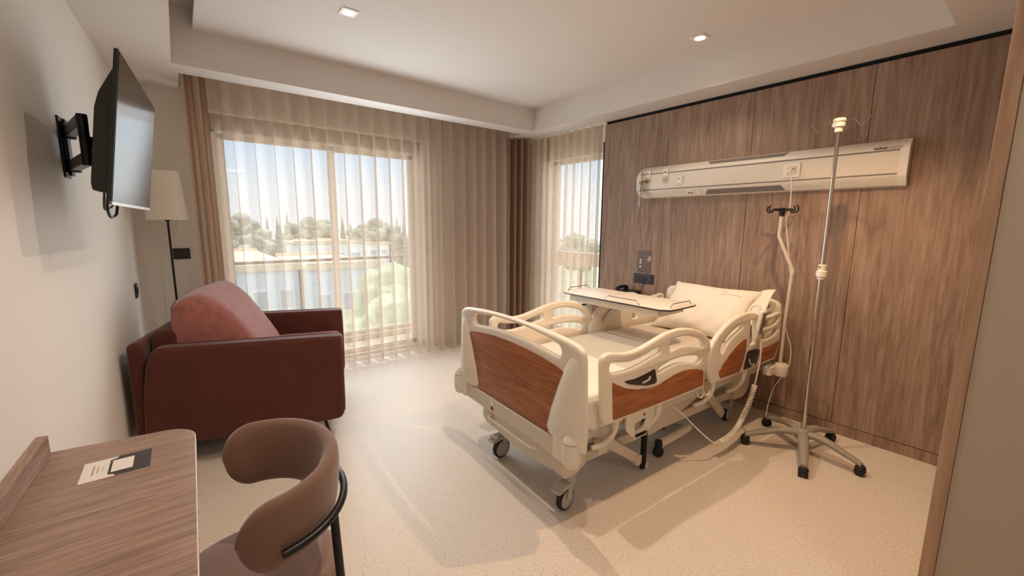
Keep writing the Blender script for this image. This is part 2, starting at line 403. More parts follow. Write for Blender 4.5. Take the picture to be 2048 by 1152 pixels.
# ------------------------------------------------------------------ windows
def window(n, label, boxes, mat_, panes):
    bm = NB()
    for lo, hi in boxes: box(bm, lo, hi)
    r = struct(done(bm, 'window_%d' % n, mat_, bevel=0.004, seg=2), label, 'window')
    return r
win = window(1, 'wide two-leaf balcony window behind the sheer curtain', [((0.24, 4.69, 0.0), (0.33, 4.79, 2.31)), ((2.235, 4.69, 0.0), (2.30, 4.79, 2.31)), ((0.24, 4.69, 2.285), (2.30, 4.79, 2.31)), ((0.24, 4.69, 0.0), (2.30, 4.79, 0.03))], 'frame_white', None)
bm = NB(); box(bm, (0.24, 4.67, 2.31), (2.30, 4.82, 2.44)); done(bm, 'shutter_box', 'shutter_tan', win, bevel=0.004)
for (x0, x1, yy) in ((0.33, 1.345, 4.72), (1.285, 2.235, 4.76)):
    bm = NB()
    for lo, hi in (((x0, yy-0.02, 0.03), (x0+0.06, yy+0.02, 2.285)), ((x1-0.06, yy-0.02, 0.03), (x1, yy+0.02, 2.285)), ((x0, yy-0.02, 2.235), (x1, yy+0.02, 2.285)), ((x0, yy-0.02, 0.03), (x1, yy+0.02, 0.085))): box(bm, lo, hi)
    s = done(bm, 'sash', 'frame_white', win, bevel=0.004, seg=2)
    bm = NB(); box(bm, (x0+0.05, yy-0.004, 0.075), (x1-0.05, yy+0.004, 2.245)); done(bm, 'pane', 'window_glass', s)
win2 = window(2, 'narrow window with a transom on the right wall', [((3.90, 3.12, 0.10), (3.96, 3.19, 2.30)), ((3.90, 3.99, 0.10), (3.96, 4.06, 2.30)), ((3.90, 3.12, 2.25), (3.96, 4.06, 2.30)), ((3.90, 3.12, 0.10), (3.96, 4.06, 0.16)), ((3.88, 3.12, 1.0), (3.97, 4.06, 1.16))], 'frame_white', None)
for z0, z1 in ((0.15, 1.01), (1.15, 2.26)):
    bm = NB(); box(bm, (3.926, 3.18, z0), (3.934, 4.0, z1)); done(bm, 'pane', 'window_glass', win2)

# ------------------------------------------------------------------ balcony and the view outside
bm = NB(); box(bm, (-1.2, 4.88, -0.25), (4.2, 5.5, -0.05)); struct(done(bm, 'balcony_floor', 'concrete'), 'pale balcony floor outside the window', 'balcony')
bm = NB(); box(bm, (-1.2, 5.5, -0.6), (4.2, 5.85, 0.02)); struct(done(bm, 'balcony_ledge', 'concrete'), 'pale ledge carrying the balcony railing', 'balcony')
bm = NB(); box(bm, (-1.4, 4.9, 2.85), (4.4, 5.75, 3.05)); struct(done(bm, 'sun_block_slab', 'concrete'), 'unseen slab added above the window to block the sun', 'balcony')  # unseen slab, added to keep direct sun off the room floor
rl = thing('balcony_railing', 'glass balcony railing with thin grey handrail outside the wide window', 'railing', (1.5, 5.6, 0.02))
bm = NB(); box(bm, (-2.6, -0.03, 1.0), (2.6, 0.03, 1.035)); done(bm, 'handrail', 'base_grey', rl, bevel=0.006)
for i in range(5):
    bm = NB(); box(bm, (-2.55+i*1.03, -0.006, 0.03), (-2.55+i*1.03+0.99, 0.006, 1.0)); done(bm, 'glass_panel', 'balustrade_glass', rl)
bm = NB(); box(bm, (-2.6, -0.03, 0.0), (2.6, 0.03, 0.05)); done(bm, 'base_channel', 'concrete', rl, bevel=0.004)
bm = NB(); box(bm, (-90, 6.5, -9.3), (200, 260, -9.0)); struct(done(bm, 'ground', 'ground_green'), 'pale ground far below the balcony', 'ground')
def building(name, label, x0, x1, y0, y1, z1, fm, rows):
    t = thing(name, label, 'building', ((x0+x1)/2, y0, -9))
    hw = (x1-x0)/2; H = z1+9; D = y1-y0
    bm = NB(); box(bm, (-hw, 0, 0), (hw, D, H-0.25)); done(bm, 'wall', fm, t)
    bm = NB(); box(bm, (-hw-0.15, -0.15, H-0.25), (hw+0.15, D+0.15, H-0.02))
    for a in ((-hw-0.15, -0.15, hw+0.15, 0.1), (-hw-0.15, D-0.1, hw+0.15, D+0.15)): box(bm, (a[0], a[1], H-0.02), (a[2], a[3], H+0.25))
    done(bm, 'roof', 'roof_cream', t)
    for zb, zh, n in rows:
        for i in range(n):
            a = -hw+2*hw*(i+0.2)/n; b = -hw+2*hw*(i+0.8)/n
            bm = NB(); box(bm, (a, -0.06, zb), (b, 0.05, zb+zh)); wf = done(bm, 'window', 'facade_white', t)
            bm = NB(); box(bm, (a+0.1, -0.08, zb+0.1), (b-0.1, -0.05, zb+zh-0.1)); done(bm, 'pane', 'facade_glass', wf)
    return t
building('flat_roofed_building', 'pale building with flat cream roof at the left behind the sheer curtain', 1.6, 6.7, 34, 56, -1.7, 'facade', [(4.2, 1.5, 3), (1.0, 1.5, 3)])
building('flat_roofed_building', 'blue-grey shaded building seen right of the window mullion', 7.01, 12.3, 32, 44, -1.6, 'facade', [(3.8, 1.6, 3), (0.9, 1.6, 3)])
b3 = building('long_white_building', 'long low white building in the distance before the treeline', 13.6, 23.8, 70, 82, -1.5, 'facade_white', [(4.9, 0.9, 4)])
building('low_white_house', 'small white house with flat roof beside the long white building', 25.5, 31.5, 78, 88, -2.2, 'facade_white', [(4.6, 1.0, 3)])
def clump(bm, c, r, seed, sq=1.0, sub=3):
    rnd = random.Random(seed); g = bmesh.ops.create_icosphere(bm, subdivisions=sub, radius=1)
    ph = [(rnd.uniform(0, 6), rnd.uniform(2, 5), rnd.uniform(2, 5), rnd.uniform(2, 5)) for _ in range(4)]
    for v in g['verts']:
        d = v.co.normalized(); k = 1+sum(0.07*sin(p+a*d.x*2+b*d.y*2+c_*d.z*2) for p, a, b, c_ in ph)+rnd.uniform(-.12, .12)
        v.co = Vector(c)+Vector((d.x*r*k, d.y*r*k, d.z*r*sq*k))
def round_tree(name, h, r, lm, seed):
    t = bpy.data.objects.new(name, None); COL.objects.link(t); rnd = random.Random(seed)
    bm = NB()
    for i in range(9):
        a = rnd.uniform(0, 6.28); q = rnd.uniform(0.1, 0.6)*r
        clump(bm, (q*cos(a), q*sin(a), h-r+rnd.uniform(-0.9, 0.5)*r), r*rnd.uniform(0.4, 0.62), seed*20+i, 0.9)
    done(bm, 'foliage', lm, t, ang=180)
    bm = NB(); tube(bm, [(0, 0, 0), (0.05*r, 0, h*0.4), (0, 0, h-r*0.8)], [0.09*r, 0.07*r, 0.04*r], 8); done(bm, 'trunk', 'bark', t)
    return t
def conifer(name, h, r, lm, seed):
    t = bpy.data.objects.new(name, None); COL.objects.link(t); rnd = random.Random(seed)
    bm = NB(); N = 9
    for i in range(N):
        z = h*(0.12+0.8*i/N); rr = r*(1-i/N*0.9); n = 14
        top = bm.verts.new((0, 0, z+h*0.2))
        ring = [bm.verts.new((rr*(1.0 if k % 2 else 0.62)*rnd.uniform(.85, 1.1)*cos(2*pi*k/n), rr*(1.0 if k % 2 else 0.62)*rnd.uniform(.85, 1.1)*sin(2*pi*k/n), z-(0.05*h if k % 2 else 0))) for k in range(n)]
        for k in range(n): bm.faces.new((ring[k], ring[(k+1) % n], top))
        bm.faces.new(ring[::-1])
    done(bm, 'foliage', lm, t)
    bm = NB(); tube(bm, [(0, 0, 0), (0, 0, h*0.9)], [0.06*r, 0.02*r], 8); done(bm, 'trunk', 'bark', t)
    return t
T1 = round_tree('leafy_tree', 9.3, 2.0, 'leaf_light', 3)
T1.location = (5.1, 12.2, -9); tag(T1, 'yellow-green leafy tree just beyond the balcony ledge', 'tree')
T2 = copy_tree(T1); T2.location = (9.6, 16.5, -9.9); T2.rotation_euler.z = 1.3; tag(T2, 'leafy tree farther right behind the yellow-green tree', 'tree')
T3 = copy_tree(T1); T3.location = (3.6, 17, -11.2); T3.rotation_euler.z = 2.6; tag(T3, 'low leafy tree in front of the blue-grey building', 'tree')
far_r = round_tree('distant_tree', 12, 2.9, 'leaf_hazed', 11); far_c = conifer('distant_conifer', 13.5, 2.1, 'leaf_hazed', 5)
gA = 'treeline on the horizon seen through the wide window'; lA = 'hazy grey-green tree in the distant treeline beyond the buildings'
lC = 'pointed dark conifer in the distant treeline beyond the buildings'
used = set()
def put(proto, x, y, s, label, group):
    o = proto if proto.name not in used else copy_tree(proto); used.add(proto.name)
    o.location = (x, y, -9); o.rotation_euler.z = random.uniform(0, 6); o.scale = (s, s, s*random.uniform(.92, 1.06)); tag(o, label, 'tree', group)
rt = random.Random(4)
k = 0
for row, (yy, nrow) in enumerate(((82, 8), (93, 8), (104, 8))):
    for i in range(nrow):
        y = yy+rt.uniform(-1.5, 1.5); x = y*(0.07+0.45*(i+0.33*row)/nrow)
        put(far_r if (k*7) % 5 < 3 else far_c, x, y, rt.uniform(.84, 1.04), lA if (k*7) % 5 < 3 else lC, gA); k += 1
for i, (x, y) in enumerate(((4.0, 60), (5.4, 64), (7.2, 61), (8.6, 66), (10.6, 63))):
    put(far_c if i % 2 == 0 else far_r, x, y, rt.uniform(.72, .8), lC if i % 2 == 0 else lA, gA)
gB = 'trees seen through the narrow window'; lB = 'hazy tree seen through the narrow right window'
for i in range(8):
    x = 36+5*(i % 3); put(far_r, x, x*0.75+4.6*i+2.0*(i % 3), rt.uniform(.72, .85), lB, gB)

# ------------------------------------------------------------------ curtains
def wave_curtain(name, m, p0, p1, zt, zb, pitch, amp, lean=0.25, phase=0.0, nz=14, jitter=0.0, seed=1, flare=0.25):
    p0, p1 = Vector((*p0, 0)), Vector((*p1, 0)); d = p1-p0; L = d.length; d.normalize(); n = Vector((d.y, -d.x, 0))
    rnd = random.Random(seed); N = int(L/pitch*20)+1
    nf = int(L/pitch)+3; jx = [rnd.uniform(-1, 1)*jitter for _ in range(nf)]
    bm = NB(); rows = []
    for j in range(nz+1):
        f = j/nz; z = zt+(zb-zt)*f; row = []
        for i in range(N+1):
            s = L*i/N; ph = 2*pi*s/pitch+phase; k = min(int(s/pitch), nf-2); fr = s/pitch-k
            a = amp*(1+flare*f)*(1+0.18*sin(1.7*k+0.6*f*3))
            off = a*cos(ph); side = lean*pitch*sin(2*ph)*(0.7+0.3*f)
            sway = (jx[k]*(1-fr)+jx[k+1]*fr)*f*pitch
            hem = 0.012*cos(ph) if j == nz else 0
            row.append(bm.verts.new(p0+d*(s+side+sway)+n*off+Vector((0, 0, z))))
        rows.append(row)
    for a, b in zip(rows, rows[1:]):
        for i in range(N): bm.faces.new((a[i], a[i+1], b[i+1], b[i]))
    return done(bm, name, m, ang=180)
sh = wave_curtain('sheer_curtain', 'sheer_cloth', (0.285, 4.38), (3.40, 4.38), 2.69, 0.012, 0.1517, 0.066, 0.10, phase=pi*0.5, jitter=0.04, seed=3)
tag(sh, 'wide cream sheer curtain hanging in even folds across the balcony window', 'curtain')
lc = wave_curtain('drape', 'beige_curtain', (0.115, 4.335), (0.275, 4.335), 2.69, 0.012, 0.09, 0.05, 0.10, seed=5, jitter=0.2)
tag(lc, 'gathered beige drape at the left end of the balcony window', 'curtain')
cc = wave_curtain('drape', 'brown_curtain', (3.42, 4.40), (3.60, 4.21), 2.575, 0.012, 0.085, 0.045, 0.10, seed=6, jitter=0.2)
tag(cc, 'gathered brown drape in the corner between the two windows', 'curtain')
s2 = wave_curtain('sheer_curtain', 'side_sheer_cloth', (3.665, 4.20), (3.665, 3.085), 2.56, 0.012, 0.125, 0.036, 0.10, phase=0.4, jitter=0.05, seed=9)
tag(s2, 'cream sheer curtain over the narrow window beside the wood wall', 'curtain')
tr = thing('curtain_track', 'slim cream curtain track under the ceiling above the narrow window', 'curtain track', (3.665, 3.6, 2.58))
bm = NB(); box(bm, (-0.012, -0.56, -0.018), (0.012, 0.62, 0.0)); done(bm, 'rail', 'frame_white', tr)
bm = NB(); box(bm, (-0.02, -0.575, -0.03), (0.02, -0.54, 0.0)); done(bm, 'end_cap', 'frame_white', tr, bevel=0.004)

# ------------------------------------------------------------------ downlights
def downlight(x, y, z, label, power, warm, ang=152):
    t = thing('downlight', label, 'ceiling light', (x, y, z), 0, 'recessed square downlights')
    r, q = 0.036, 0.052
    P = [(q, q), (-q, q), (-q, -q), (q, -q)]; H = [(r*cos(2*pi*k/24), r*sin(2*pi*k/24)) for k in range(24)]
    plate('trim_plate', P, [H], 0.006, 0.001, 'white_plastic', t, lambda a, b, c: (a, b, c-0.003), smooth=0, res=1)
    bm = NB(); lathe(bm, [(0.036, -0.0055), (0.033, -0.002), (0.024, -0.0012), (0.0, -0.001)], n=24); done(bm, 'reflector', 'bulb_glow', t)
    l = bpy.data.lights.new('downlight_lamp', 'SPOT'); l.energy = power; l.spot_size = radians(ang); l.spot_blend = 0.6; l.shadow_soft_size = 0.022
    l.color = warm
    o = bpy.data.objects.new('downlight_lamp', l); COL.objects.link(o); o.location = (0, 0, -0.02); o.parent = t
    return t
WARM = (1.0, 0.82, 0.66)
AMBER = (1.0, 0.64, 0.36)
downlight(0.973, 2.932, 2.83, 'square recessed downlight in the ceiling nearer the balcony window', DOWN*0.16, WARM, 120)
downlight(3.046, 1.706, 2.83, 'square recessed downlight in the ceiling above the bed head', DOWN*0.42, WARM, 118)
downlight(1.50, 1.82, 2.83, 'square recessed downlight in the middle of the ceiling above the bed foot', DOWN*1.95, WARM, 128)
downlight(0.97, 0.9, 2.83, 'square recessed downlight in the ceiling above the dining chair', DOWN*1.1, WARM, 158)
downlight(2.55, 0.75, 2.83, 'square recessed downlight in the ceiling before the entrance wall', DOWN*2.6, AMBER, 112)
PL = thing('entrance_fill_panel', 'unseen square fill panel added in the low entrance ceiling', 'ceiling light', (0.95, -1.3, 2.58))  # fill lamp added behind the camera to lift the shadows around the bed
plate('frame', [(0.3, 0.3), (-0.3, 0.3), (-0.3, -0.3), (0.3, -0.3)], [[(0.28, 0.28), (-0.28, 0.28), (-0.28, -0.28), (0.28, -0.28)]], 0.012, 0.002, 'white_plastic', PL, lambda a, b, c: (a, b, c-0.006), smooth=0)
bm = NB(); box(bm, (-0.28, -0.28, -0.009), (0.28, 0.28, -0.001)); done(bm, 'diffuser', 'fill_panel_glow', PL)
l = bpy.data.lights.new('fill_panel_lamp', 'AREA'); l.size = 0.54; l.energy = PANEL_FILL; l.color = (1.0, 0.92, 0.84); o = bpy.data.objects.new('fill_panel_lamp', l); COL.objects.link(o); o.location = (0, 0, -0.012); o.parent = PL


# ------------------------------------------------------------------ hospital bed (local x: foot to head, local y: towards the window)
BED = thing('hospital_bed', 'cream hospital bed with wood-inset end boards and side rails, against the wood wall', 'hospital bed', (1.42, 1.765, 0), radians(-3.3))
FV = 0.02
def mir(P): return P + [(-a, b) for a, b in reversed(P)]
def foot_f(a, b, c): return Vector((c, a, b))
# footboard: bowed slab with hand slot, wood inset and thick flared posts
outer = mir([(0.0, 0.988), (0.15, 0.986), (0.30, 0.980), (0.45, 0.968), (0.53, 0.956), (0.565, 0.935), (0.575, 0.90), (0.583, 0.75), (0.595, 0.56), (0.592, 0.50), (0.56, 0.465), (0.48, 0.452), (0.36, 0.452), (0.2, 0.445), (0.05, 0.445)])
slot = mir([(0.0, 0.964), (0.16, 0.961), (0.32, 0.947), (0.40, 0.932), (0.427, 0.905), (0.415, 0.870), (0.36, 0.872), (0.2, 0.889), (0.06, 0.894)])
fb = plate('footboard', outer, [slot], 0.042, 0.017, 'bed_plastic', BED, lambda a, b, c: Vector((0.0+c, a+FV, b)))
wood_in = mir([(0.0, 0.853), (0.15, 0.85), (0.3, 0.838), (0.42, 0.820), (0.462, 0.806), (0.455, 0.775), (0.40, 0.62), (0.345, 0.465), (0.32, 0.455), (0.1, 0.455)])
plate('wood_panel', wood_in, [], 0.010, 0.002, 'bed_wood', fb, lambda a, b, c: Vector((-0.0195+c, a+FV, b)), smooth=1)
for s in (-1, 1):
    bm = NB()   # bulging post, wider to the bottom
    sec = []
    for z, hw, th in ((0.453, 0.105, 0.030), (0.468, 0.128, 0.047), (0.50, 0.136, 0.052), (0.60, 0.118, 0.049), (0.72, 0.092, 0.043), (0.83, 0.068, 0.034), (0.885, 0.053, 0.025), (0.908, 0.045, 0.016), (0.918, 0.028, 0.006)):
        xo = 0.595-(z-0.455)*0.05
        sec.append([bm.verts.new((cos(q)*th*(1 if cos(q) < 0 else 0.9), (s*(xo-hw)+s*hw*sin(q)*1.0)+FV, z)) for q in [2*pi*k/20 for k in range(20)]])
    for a, b in zip(sec, sec[1:]):
        for k in range(20): bm.faces.new((a[k], a[(k+1) % 20], b[(k+1) % 20], b[k]))
    bm.faces.new(sec[0][::-1]); bm.faces.new(sec[-1])
    done(bm, 'post', 'bed_plastic', fb, ang=60)
# foot cross beam with corner bumpers
bm = NB(); box(bm, (-0.035, -0.44+FV, 0.365), (0.03, 0.54+FV, 0.458)); fbm = done(bm, 'cross_beam', 'bed_metal', BED, bevel=0.008)
bm = NB(); box(bm, (-0.0365, 0.165, 0.385), (-0.0345, 0.195, 0.41)); done(bm, 'red_label', 'label_red', fbm)
bm = NB(); box(bm, (-0.0365, 0.165, 0.411), (-0.0345, 0.195, 0.44)); done(bm, 'white_label', 'paper', fbm)
for v, s in ((-0.50, -1), (0.60, 1)):
    bm = NB(); lathe(bm, [(0.012, 0.515), (0.018, 0.522), (0.026, 0.522), (0.034, 0.512), (0.042, 0.495), (0.047, 0.455), (0.0475, 0.42), (0.045, 0.385), (0.036, 0.362), (0.02, 0.352), (0.0, 0.350)], (-0.02, v, 0), 28)
    lathe(bm, [(0.012, 0.515), (0.0, 0.505)], (-0.02, v, 0), 28)
    cp = done(bm, 'corner_bumper', 'bed_plastic', BED, ang=50)
    bm = NB(); box(bm, (-0.05, min(v-s*0.01, v-s*0.11), 0.365), (0.034, max(v-s*0.01, v-s*0.11), 0.485)); done(bm, 'bumper_block', 'bed_plastic', cp, bevel=0.012)
    bm = NB(); tube(bm, [(-0.02+0.0435*cos(q), v+0.0435*sin(q), 0.486) for q in [2*pi*k/28 for k in range(28)]], 0.002, 6, closed=True); done(bm, 'seam_ring', 'base_grey', cp)
# towel bar under the foot beam
bm = NB(); tube(bm, spline([(0.0, 0.20, 0.375), (-0.03, 0.205, 0.34), (-0.05, 0.19, 0.335), (-0.05, 0.0, 0.335), (-0.05, -0.22, 0.335), (-0.03, -0.245, 0.342), (0.0, -0.24, 0.375)], 6), 0.006, 8); done(bm, 'towel_bar', 'bed_metal', BED)
# side rails
RO = [(0.145, 0.841), (0.153, 0.868), (0.18, 0.883), (0.208, 0.884), (0.287, 0.868), (0.355, 0.861), (0.426, 0.867), (0.498, 0.883), (0.573, 0.902), (0.65, 0.919), (0.732, 0.927), (0.818, 0.924), (0.91, 0.908), (0.995, 0.879), (1.061, 0.842), (1.104, 0.796), (1.114, 0.759), (1.09, 0.72), (1.068, 0.681), (1.066, 0.622), (1.072, 0.563), (1.072, 0.515), (0.96, 0.509), (0.63, 0.509), (0.303, 0.509), (0.219, 0.509), (0.185, 0.515), (0.168, 0.546), (0.155, 0.702)]
RA = [(0.205, 0.815), (0.218, 0.832), (0.29, 0.818), (0.359, 0.810), (0.43, 0.816), (0.503, 0.832), (0.559, 0.846), (0.600, 0.853), (0.607, 0.824), (0.591, 0.812), (0.506, 0.796), (0.415, 0.778), (0.327, 0.770), (0.243, 0.775), (0.209, 0.785)]
RB = [(0.69, 0.829), (0.691, 0.868), (0.737, 0.878), (0.824, 0.876), (0.904, 0.861), (0.989, 0.833), (1.023, 0.802), (1.021, 0.776), (0.971, 0.791), (0.875, 0.813), (0.786, 0.820), (0.718, 0.811), (0.695, 0.806)]
RC = [(0.59, 0.718), (0.628, 0.736), (0.709, 0.752), (0.794, 0.756), (0.872, 0.752), (0.955, 0.737), (1.01, 0.722), (1.010, 0.697), (0.973, 0.684), (0.877, 0.710), (0.775, 0.724), (0.691, 0.718), (0.60, 0.702)]
RW = [(0.223, 0.736), (0.259, 0.713), (0.334, 0.676), (0.425, 0.650), (0.52, 0.636), (0.598, 0.637), (0.668, 0.65), (0.739, 0.664), (0.826, 0.671), (0.894, 0.668), (0.977, 0.652), (1.044, 0.63), (1.052, 0.533), (0.629, 0.526), (0.241, 0.526)]
RK = [(0.31, 0.719), (0.393, 0.714), (0.475, 0.722), (0.561, 0.737), (0.584, 0.662), (0.567, 0.650), (0.499, 0.655), (0.405, 0.678), (0.341, 0.698)]
HO = [(1.166, 0.512), (1.118, 0.577), (1.094, 0.631), (1.094, 0.687), (1.112, 0.745), (1.148, 0.794), (1.197, 0.834), (1.267, 0.872), (1.343, 0.902), (1.436, 0.922), (1.534, 0.93), (1.626, 0.922), (1.698, 0.896), (1.772, 0.874), (1.872, 0.868), (1.959, 0.876), (2.018, 0.884), (2.054, 0.865), (2.060, 0.788), (2.062, 0.676), (2.055, 0.605), (2.007, 0.523), (1.731, 0.515), (1.492, 0.513), (1.267, 0.510)]
HA = [(1.25, 0.690), (1.226, 0.725), (1.244, 0.762), (1.293, 0.797), (1.357, 0.825), (1.424, 0.850), (1.478, 0.866), (1.490, 0.844), (1.477, 0.828), (1.442, 0.816), (1.362, 0.786), (1.297, 0.742)]
HM = [(1.590, 0.872), (1.655, 0.866), (1.668, 0.78), (1.685, 0.69), (1.612, 0.690), (1.598, 0.78)]
H1 = [(1.765, 0.845), (1.86, 0.838), (1.965, 0.848), (2.005, 0.852), (2.012, 0.825), (1.96, 0.798), (1.86, 0.786), (1.77, 0.792)]
H2 = [(1.765, 0.762), (1.86, 0.752), (1.965, 0.762), (2.008, 0.768), (2.012, 0.745), (1.95, 0.712), (1.86, 0.700), (1.775, 0.706)]
HWL = [(1.546, 0.755), (1.491, 0.746), (1.41, 0.717), (1.334, 0.672), (1.261, 0.622), (1.218, 0.576), (1.246, 0.534), (1.368, 0.531), (1.488, 0.531), (1.528, 0.593), (1.552, 0.676)]
HWR = [(2.040, 0.668), (1.963, 0.653), (1.876, 0.645), (1.796, 0.646), (1.778, 0.596), (1.762, 0.537), (1.883, 0.538), (1.985, 0.545), (2.022, 0.596), (2.038, 0.623)]
HK = [(1.571, 0.658), (1.622, 0.662), (1.705, 0.655), (1.752, 0.640), (1.742, 0.588), (1.713, 0.538), (1.62, 0.533), (1.536, 0.533), (1.548, 0.583)]
def rail(v, out):
    T = 0.034
    f = lambda a, b, c: Vector((a, v+c, b))
    fo = lambda a, b, c: Vector((a, v+out*(T/2-0.002)+c, b))
    r = plate('side_rail', RO, [RA, RB, RC], T, 0.013, 'bed_plastic', BED, f)
    plate('wood_panel', RW, [], 0.008, 0.002, 'bed_wood', r, fo, smooth=1)
    k = plate('release_recess', RK, [], 0.010, 0.002, 'dark_inset', r, fo, smooth=1)
    bm = NB(); tube(bm, spline([(0.452, v+out*(T/2+0.004), 0.683), (0.464, v+out*(T/2+0.010), 0.684), (0.502, v+out*(T/2+0.010), 0.692), (0.516, v+out*(T/2+0.004), 0.702)], 5), [0.0055]*16, 8); done(bm, 'release_handle', 'grey_plastic', k)
    bm = NB()   # grip strip on the crest
    h = plate('side_rail', HO, [HA, HM, H1, H2], T, 0.013, 'bed_plastic', BED, f)
    plate('wood_panel', HWL, [], 0.008, 0.002, 'bed_wood', h, fo, smooth=1); plate('wood_panel', HWR, [], 0.008, 0.002, 'bed_wood', h, fo, smooth=1)
    k = plate('control_recess', HK, [], 0.010, 0.002, 'dark_inset', h, fo, smooth=1)
    bm.free(); bm = NB(); tube(bm, spline([(1.60, v+out*(T/2+0.004), 0.60), (1.61, v+out*(T/2+0.012), 0.565), (1.64, v+out*(T/2+0.012), 0.55), (1.67, v+out*(T/2+0.006), 0.555)], 5), 0.005, 8); done(bm, 'release_handle', 'grey_plastic', k)
    # rail carriers under each half
    for u0, u1 in ((0.30, 0.66), (1.22, 1.62)):
        for uu, sl in ((u0, 1), (u1, -1)):
            bm = NB(); tube(bm, spline([(uu, v-out*0.005, 0.53), (uu, v-out*0.01, 0.47), (uu-0.01, v-out*0.02, 0.42), (uu-0.06, v-out*0.04, 0.375), (uu-0.12, v-out*0.06, 0.362)], 6), 0.013, 8); done(bm, 'rail_arm', 'bed_plastic', r if u0 < 1 else h)
rail(-0.50, -1); rail(0.50, 1)
# headboard
ho = mir([(0.0, 0.985), (0.15, 0.983), (0.28, 0.974), (0.40, 0.960), (0.46, 0.945), (0.485, 0.915), (0.49, 0.85), (0.49, 0.72), (0.485, 0.55), (0.46, 0.505), (0.36, 0.50), (0.1, 0.50)])
hs = mir([(0.0, 0.945), (0.2, 0.940), (0.34, 0.925), (0.405, 0.910), (0.41, 0.885), (0.38, 0.865), (0.2, 0.870), (0.06, 0.874)])
hb = plate('headboard', ho, [hs], 0.045, 0.018, 'bed_plastic', BED, lambda a, b, c: Vector((2.10+c, a, b)))
plate('wood_panel', mir([(0.0, 0.83), (0.3, 0.82), (0.40, 0.80), (0.36, 0.56), (0.1, 0.55)]), [], 0.008, 0.002, 'bed_wood', hb, lambda a, b, c: Vector((2.077+c, a, b)), smooth=1)
bm = NB(); box(bm, (2.06, -0.50, 0.40), (2.12, 0.50, 0.47)); hbm = done(bm, 'cross_beam', 'bed_metal', BED, bevel=0.008)
for s in (-1, 1):
    bm = NB(); lathe(bm, [(0.014, 0.482), (0.03, 0.482), (0.044, 0.474), (0.048, 0.455), (0.048, 0.405), (0.044, 0.388), (0.02, 0.382), (0, 0.382)], (2.09, s*0.53, 0), 24); lathe(bm, [(0.014, 0.482), (0, 0.476)], (2.09, s*0.53, 0), 24)
    c_ = done(bm, 'corner_bumper', 'bed_plastic', BED, ang=50)
    bm = NB(); box(bm, (1.95, min(s*0.46, s*0.52), 0.40), (2.08, max(s*0.46, s*0.52), 0.47)); done(bm, 'bumper_block', 'bed_plastic', c_, bevel=0.01)
# mattress platform and side frame
bm = NB()
for u0, u1 in ((0.06, 0.66), (0.69, 1.05), (1.08, 1.30), (1.33, 2.04)): box(bm, (u0, -0.44, 0.47), (u1, 0.44, 0.50))
done(bm, 'platform', 'bed_metal', BED, bevel=0.006)
for s in (-1, 1):
    bm = NB(); box(bm, (0.03, s*0.40-0.025, 0.405), (2.07, s*0.40+0.025, 0.47)); done(bm, 'side_beam', 'bed_metal', BED, bevel=0.006)
    bm = NB(); box(bm, (0.12, s*0.30-0.03, 0.20), (1.92, s*0.30+0.03, 0.265)); done(bm, 'base_beam', 'bed_metal', BED, bevel=0.008)
    # side control panel with moulded skirt
    P = [(0.40, 0.512), (0.66, 0.512), (0.655, 0.44), (0.63, 0.38), (0.60, 0.352), (0.46, 0.352), (0.41, 0.40)]; Hh = [(0.47, 0.425), (0.585, 0.435), (0.555, 0.385), (0.48, 0.378)]
    sp_ = plate('side_skirt', P, [Hh], 0.016, 0.005, 'bed_plastic', BED, lambda a, b, c, s=s: Vector((a, s*0.465+c, b)), smooth=1)
    bm = NB(); box(bm, (0.545, s*0.473-0.003, 0.455), (0.56, s*0.473+0.003, 0.468)); done(bm, 'red_mark', 'label_red', sp_)
    bm = NB(); box(bm, (0.470, s*0.473-0.003, 0.335), (0.58, s*0.473+0.003, 0.372)); nm = done(bm, 'name_plate', 'bed_plastic', sp_)
    bm = NB(); box(bm, (0.480, s*0.476-0.003, 0.344), (0.57, s*0.476+0.003, 0.363)); done(bm, 'dark_plate', 'gap_black', nm)
    # drainage hooks
    for uu in (1.06, 1.13):
        bm = NB(); tube(bm, spline([(uu, s*0.47, 0.505), (uu-0.005, s*0.48, 0.47), (uu+0.0, s*0.495, 0.445), (uu+0.025, s*0.50, 0.445), (uu+0.03, s*0.50, 0.47)], 5), 0.0045, 6); done(bm, 'hook', 'bed_plastic', BED)
